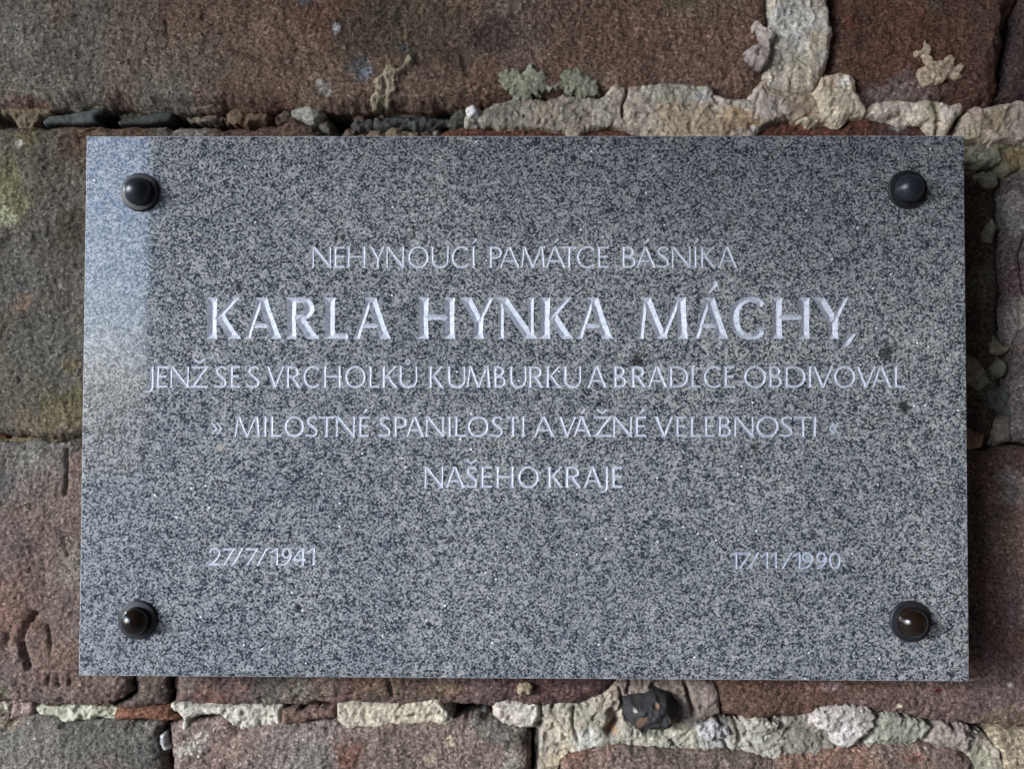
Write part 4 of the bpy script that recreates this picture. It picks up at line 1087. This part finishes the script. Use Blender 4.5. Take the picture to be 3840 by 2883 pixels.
for ytop, ybase, TT, tt, lmat, toks in LINES:
    ymid = (ytop + ybase) / 2
    info = []
    for ch, xa, xb in toks:
        X0, Zb = P(xa, ybase, 0)
        X1, _ = P(xb, ybase, 0)
        _, Zt = P((xa + xb) / 2, ytop, 0)
        _, Zb = P((xa + xb) / 2, ybase, 0)
        info.append((ch, X0, X1 - X0, Zb, Zt - Zb))
    h = np.mean([i[4] for i in info])
    rx0 = min(i[1] for i in info) - 0.005
    rx1 = max(i[1] + i[2] for i in info) + 0.005
    zb_min, zb_max = min(i[3] for i in info), max(i[3] for i in info)
    rz0, rz1 = zb_min - 0.28 * h, zb_max + 1.45 * h
    nx, nz = int(round((rx1 - rx0) / GS)), int(round((rz1 - rz0) / GS))
    gxs, gzs = np.linspace(rx0, rx1, nx + 1), np.linspace(rz0, rz1, nz + 1)
    rects.append((rx0, rx1, rz0, rz1))
    x, z = np.meshgrid(gxs, gzs, indexing='ij')
    f = np.full(x.shape, -0.01)
    lab = np.full(x.shape, -1)
    for k, (ch, X0, w, Zb, hh) in enumerate(info):
        i0, i1 = np.searchsorted(gxs, [X0 - 0.4 * h, X0 + w + 0.4 * h])
        sl = (slice(max(i0, 0), min(i1, nx + 1)), slice(None))
        xl, zl = x[sl] - X0, z[sl] - Zb
        # a hand-held chisel: edges waver a little
        xw = xl + 0.00015 * fbm(x[sl], z[sl], 0.006, 2, 3 + k)
        zw = zl + 0.00012 * fbm(x[sl], z[sl], 0.006, 2, 90 + k)
        fl = np.full(xl.shape, -0.01)
        for st in glyph(ch, w, hh, TT * hh, tt * hh):
            fl = np.maximum(fl, stroke_field(st, xw, zw, hh))
        win = fl > f[sl]
        f[sl] = np.where(win, fl, f[sl])
        ls = lab[sl]
        lab[sl] = np.where(win, k, ls)
    gx, gz = np.gradient(f, GS)
    gl = gx * gx + gz * gz + 0.05
    near = (np.abs(f) < GS * 0.7)
    near[0, :] = near[-1, :] = near[:, 0] = near[:, -1] = False
    mv = np.where(near, np.clip(f / gl, -GS * 0.5, GS * 0.5), 0)
    xx, zz = x - gx * mv, z - gz * mv
    dep = np.where(near, 0, np.clip(f, 0, None)) * SL_V
    dep = dep * (1 + 0.10 * fbm(x, z, 0.004, 3, 77)) + np.where(f > GS, 0.00006 * fbm(x, z, 0.0018, 2, 12), 0)
    V = np.stack([xx.ravel(), np.clip(dep, 0, None).ravel(), zz.ravel()], 1)
    idx = np.arange(x.size).reshape(x.shape)
    Fq = np.stack([idx[:-1, :-1], idx[1:, :-1], idx[1:, 1:], idx[:-1, 1:]], -1).reshape(-1, 4)
    fm = (f[:-1, :-1] + f[1:, :-1] + f[1:, 1:] + f[:-1, 1:]).ravel()
    lf = lab[:-1, :-1].ravel()
    isl = fm > 0
    # flat field of the slab
    Fo = Fq[~isl]
    us = np.unique(Fo)
    rm = np.full(len(V), -1)
    rm[us] = np.arange(len(us))
    Vo = V[us].copy()
    Vo[:, 1] = 0
    face_V.append(Vo)
    face_F.append(rm[Fo] + nface)
    nface += len(us)
    # letters
    labs = np.array([lab.ravel()[q].max() for q in Fq[isl]]) if False else lab.ravel()[Fq[isl][:, 0]]
    Fi = Fq[isl]
    vmax = lab.ravel()[Fi]
    labs = np.where(labs < 0, vmax.max(1), labs)
    for k in range(len(info)):
        Fk = Fi[labs == k]
        if not len(Fk):
            continue
        us = np.unique(Fk)
        rm = np.full(len(V), -1)
        rm[us] = np.arange(len(us))
        lm = lmat
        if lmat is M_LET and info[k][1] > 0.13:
            lm = M_LET_DARKER
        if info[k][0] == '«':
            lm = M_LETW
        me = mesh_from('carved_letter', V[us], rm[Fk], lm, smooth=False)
        nm = 'carved_letter' if info[k][0].isalpha() else ('carved_numeral' if info[k][0].isdigit() else 'carved_mark')
        link(nm, me, plaque)

# rest of the front: rectangles around the text fields
CH = 0.0007
hx, hz = PW / 2 - CH, PH / 2 - CH
zr = sorted(set([-hz, hz] + [r[2] for r in rects] + [r[3] for r in rects]))
xr_all = lambda z0, z1: sorted([(r[0], r[1]) for r in rects if r[2] <= z0 + 1e-9 and r[3] >= z1 - 1e-9])
for z0, z1 in zip(zr[:-1], zr[1:]):
    spans = xr_all(z0, z1)
    cur = -hx
    for a_, b_ in spans + [(hx, hx)]:
        if a_ > cur + 1e-9:
            face_V.append(np.array([[cur, 0, z0], [a_, 0, z0], [a_, 0, z1], [cur, 0, z1]]))
            face_F.append(np.array([[0, 1, 2, 3]]) + nface)
            nface += 4
        cur = b_
nfront = sum(len(f) for f in face_F)
# chamfer, sides, back
ring0 = np.array([[-hx, 0, -hz], [hx, 0, -hz], [hx, 0, hz], [-hx, 0, hz]])
ring1 = np.array([[-PW / 2, CH, -PH / 2], [PW / 2, CH, -PH / 2], [PW / 2, CH, PH / 2], [-PW / 2, CH, PH / 2]])
ring2 = ring1 + np.array([0, PT - CH, 0])
o0 = nface
face_V += [ring0, ring1, ring2]
sf = []
for r_ in (0, 4):
    for i in range(4):
        j = (i + 1) % 4
        sf.append([o0 + r_ + i, o0 + r_ + 4 + i, o0 + r_ + 4 + j, o0 + r_ + j])
sf.append([o0 + 8, o0 + 11, o0 + 10, o0 + 9])
sf = np.array(sf)
fmats = np.concatenate([np.zeros(nfront), np.ones(len(sf))])
link('granite_slab', mesh_from('granite_slab', np.concatenate(face_V), np.concatenate(face_F + [sf]), [M_GRAN, M_SAWN], smooth=False, face_mat=fmats), plaque)


# --- studs
def lathe(name, prof, mat, parent, cx, cz, seg=64, squash=0.0):
    prof = np.array(prof)
    a = np.linspace(0, 2 * math.pi, seg, endpoint=False)
    V = np.concatenate([np.stack([cx + r * np.cos(a), np.full(seg, -hgt), cz + r * np.sin(a)], 1) for r, hgt in prof])
    Fs = []
    for k in range(len(prof) - 1):
        for i in range(seg):
            j = (i + 1) % seg
            Fs.append([k * seg + i, k * seg + j, (k + 1) * seg + j, (k + 1) * seg + i])
    Fs = np.array(Fs)
    cap = np.arange((len(prof) - 1) * seg, len(prof) * seg)[None, :]
    return link(name, mesh_from(name, V, [Fs, cap], mat, smooth=True), parent)


for px, py, mt, lb, rsc in ((528, 723, M_STUD_T, 'dusty blue black stud at the upper left corner', 1.0), (3400, 713, M_STUD_T, 'dusty blue black stud at the upper right corner', 1.0),
                            (519, 2322, M_STUD_B, 'glossy dark brown stud at the lower left corner', 1.0), (3411, 2327, M_STUD_B, 'glossy dark brown stud at the lower right corner', 1.05)):
    X, Z = P(px, py, 0)
    e = bpy.data.objects.new('stud', None)
    R = 0.0180 * rsc
    fl = [(R * 0.96, -0.004), (R, 0.0002), (R, 0.0018), (R * 0.985, 0.0026), (R * 0.94, 0.0031), (R * 0.88, 0.0030), (R * 0.82, 0.0034)]
    st = lathe('stud', fl + [(0.0006, 0.0035)], M_FLANGE, plaque, X, Z)
    st['label'] = lb
    rb, hc = R * 0.72, 0.0042
    dome = [(rb * 0.97, 0.0028)] + [(rb * math.cos(t_), hc + rb * 0.98 * math.sin(t_)) for t_ in np.radians(np.linspace(-8, 88, 22))]
    lathe('dome_cap', dome, mt, st, X, Z)
    rod = [(0.005, -0.155), (0.005, -0.030)]
    lathe('fixing_rod', rod, M_STUD_B, st, X, Z, seg=16)
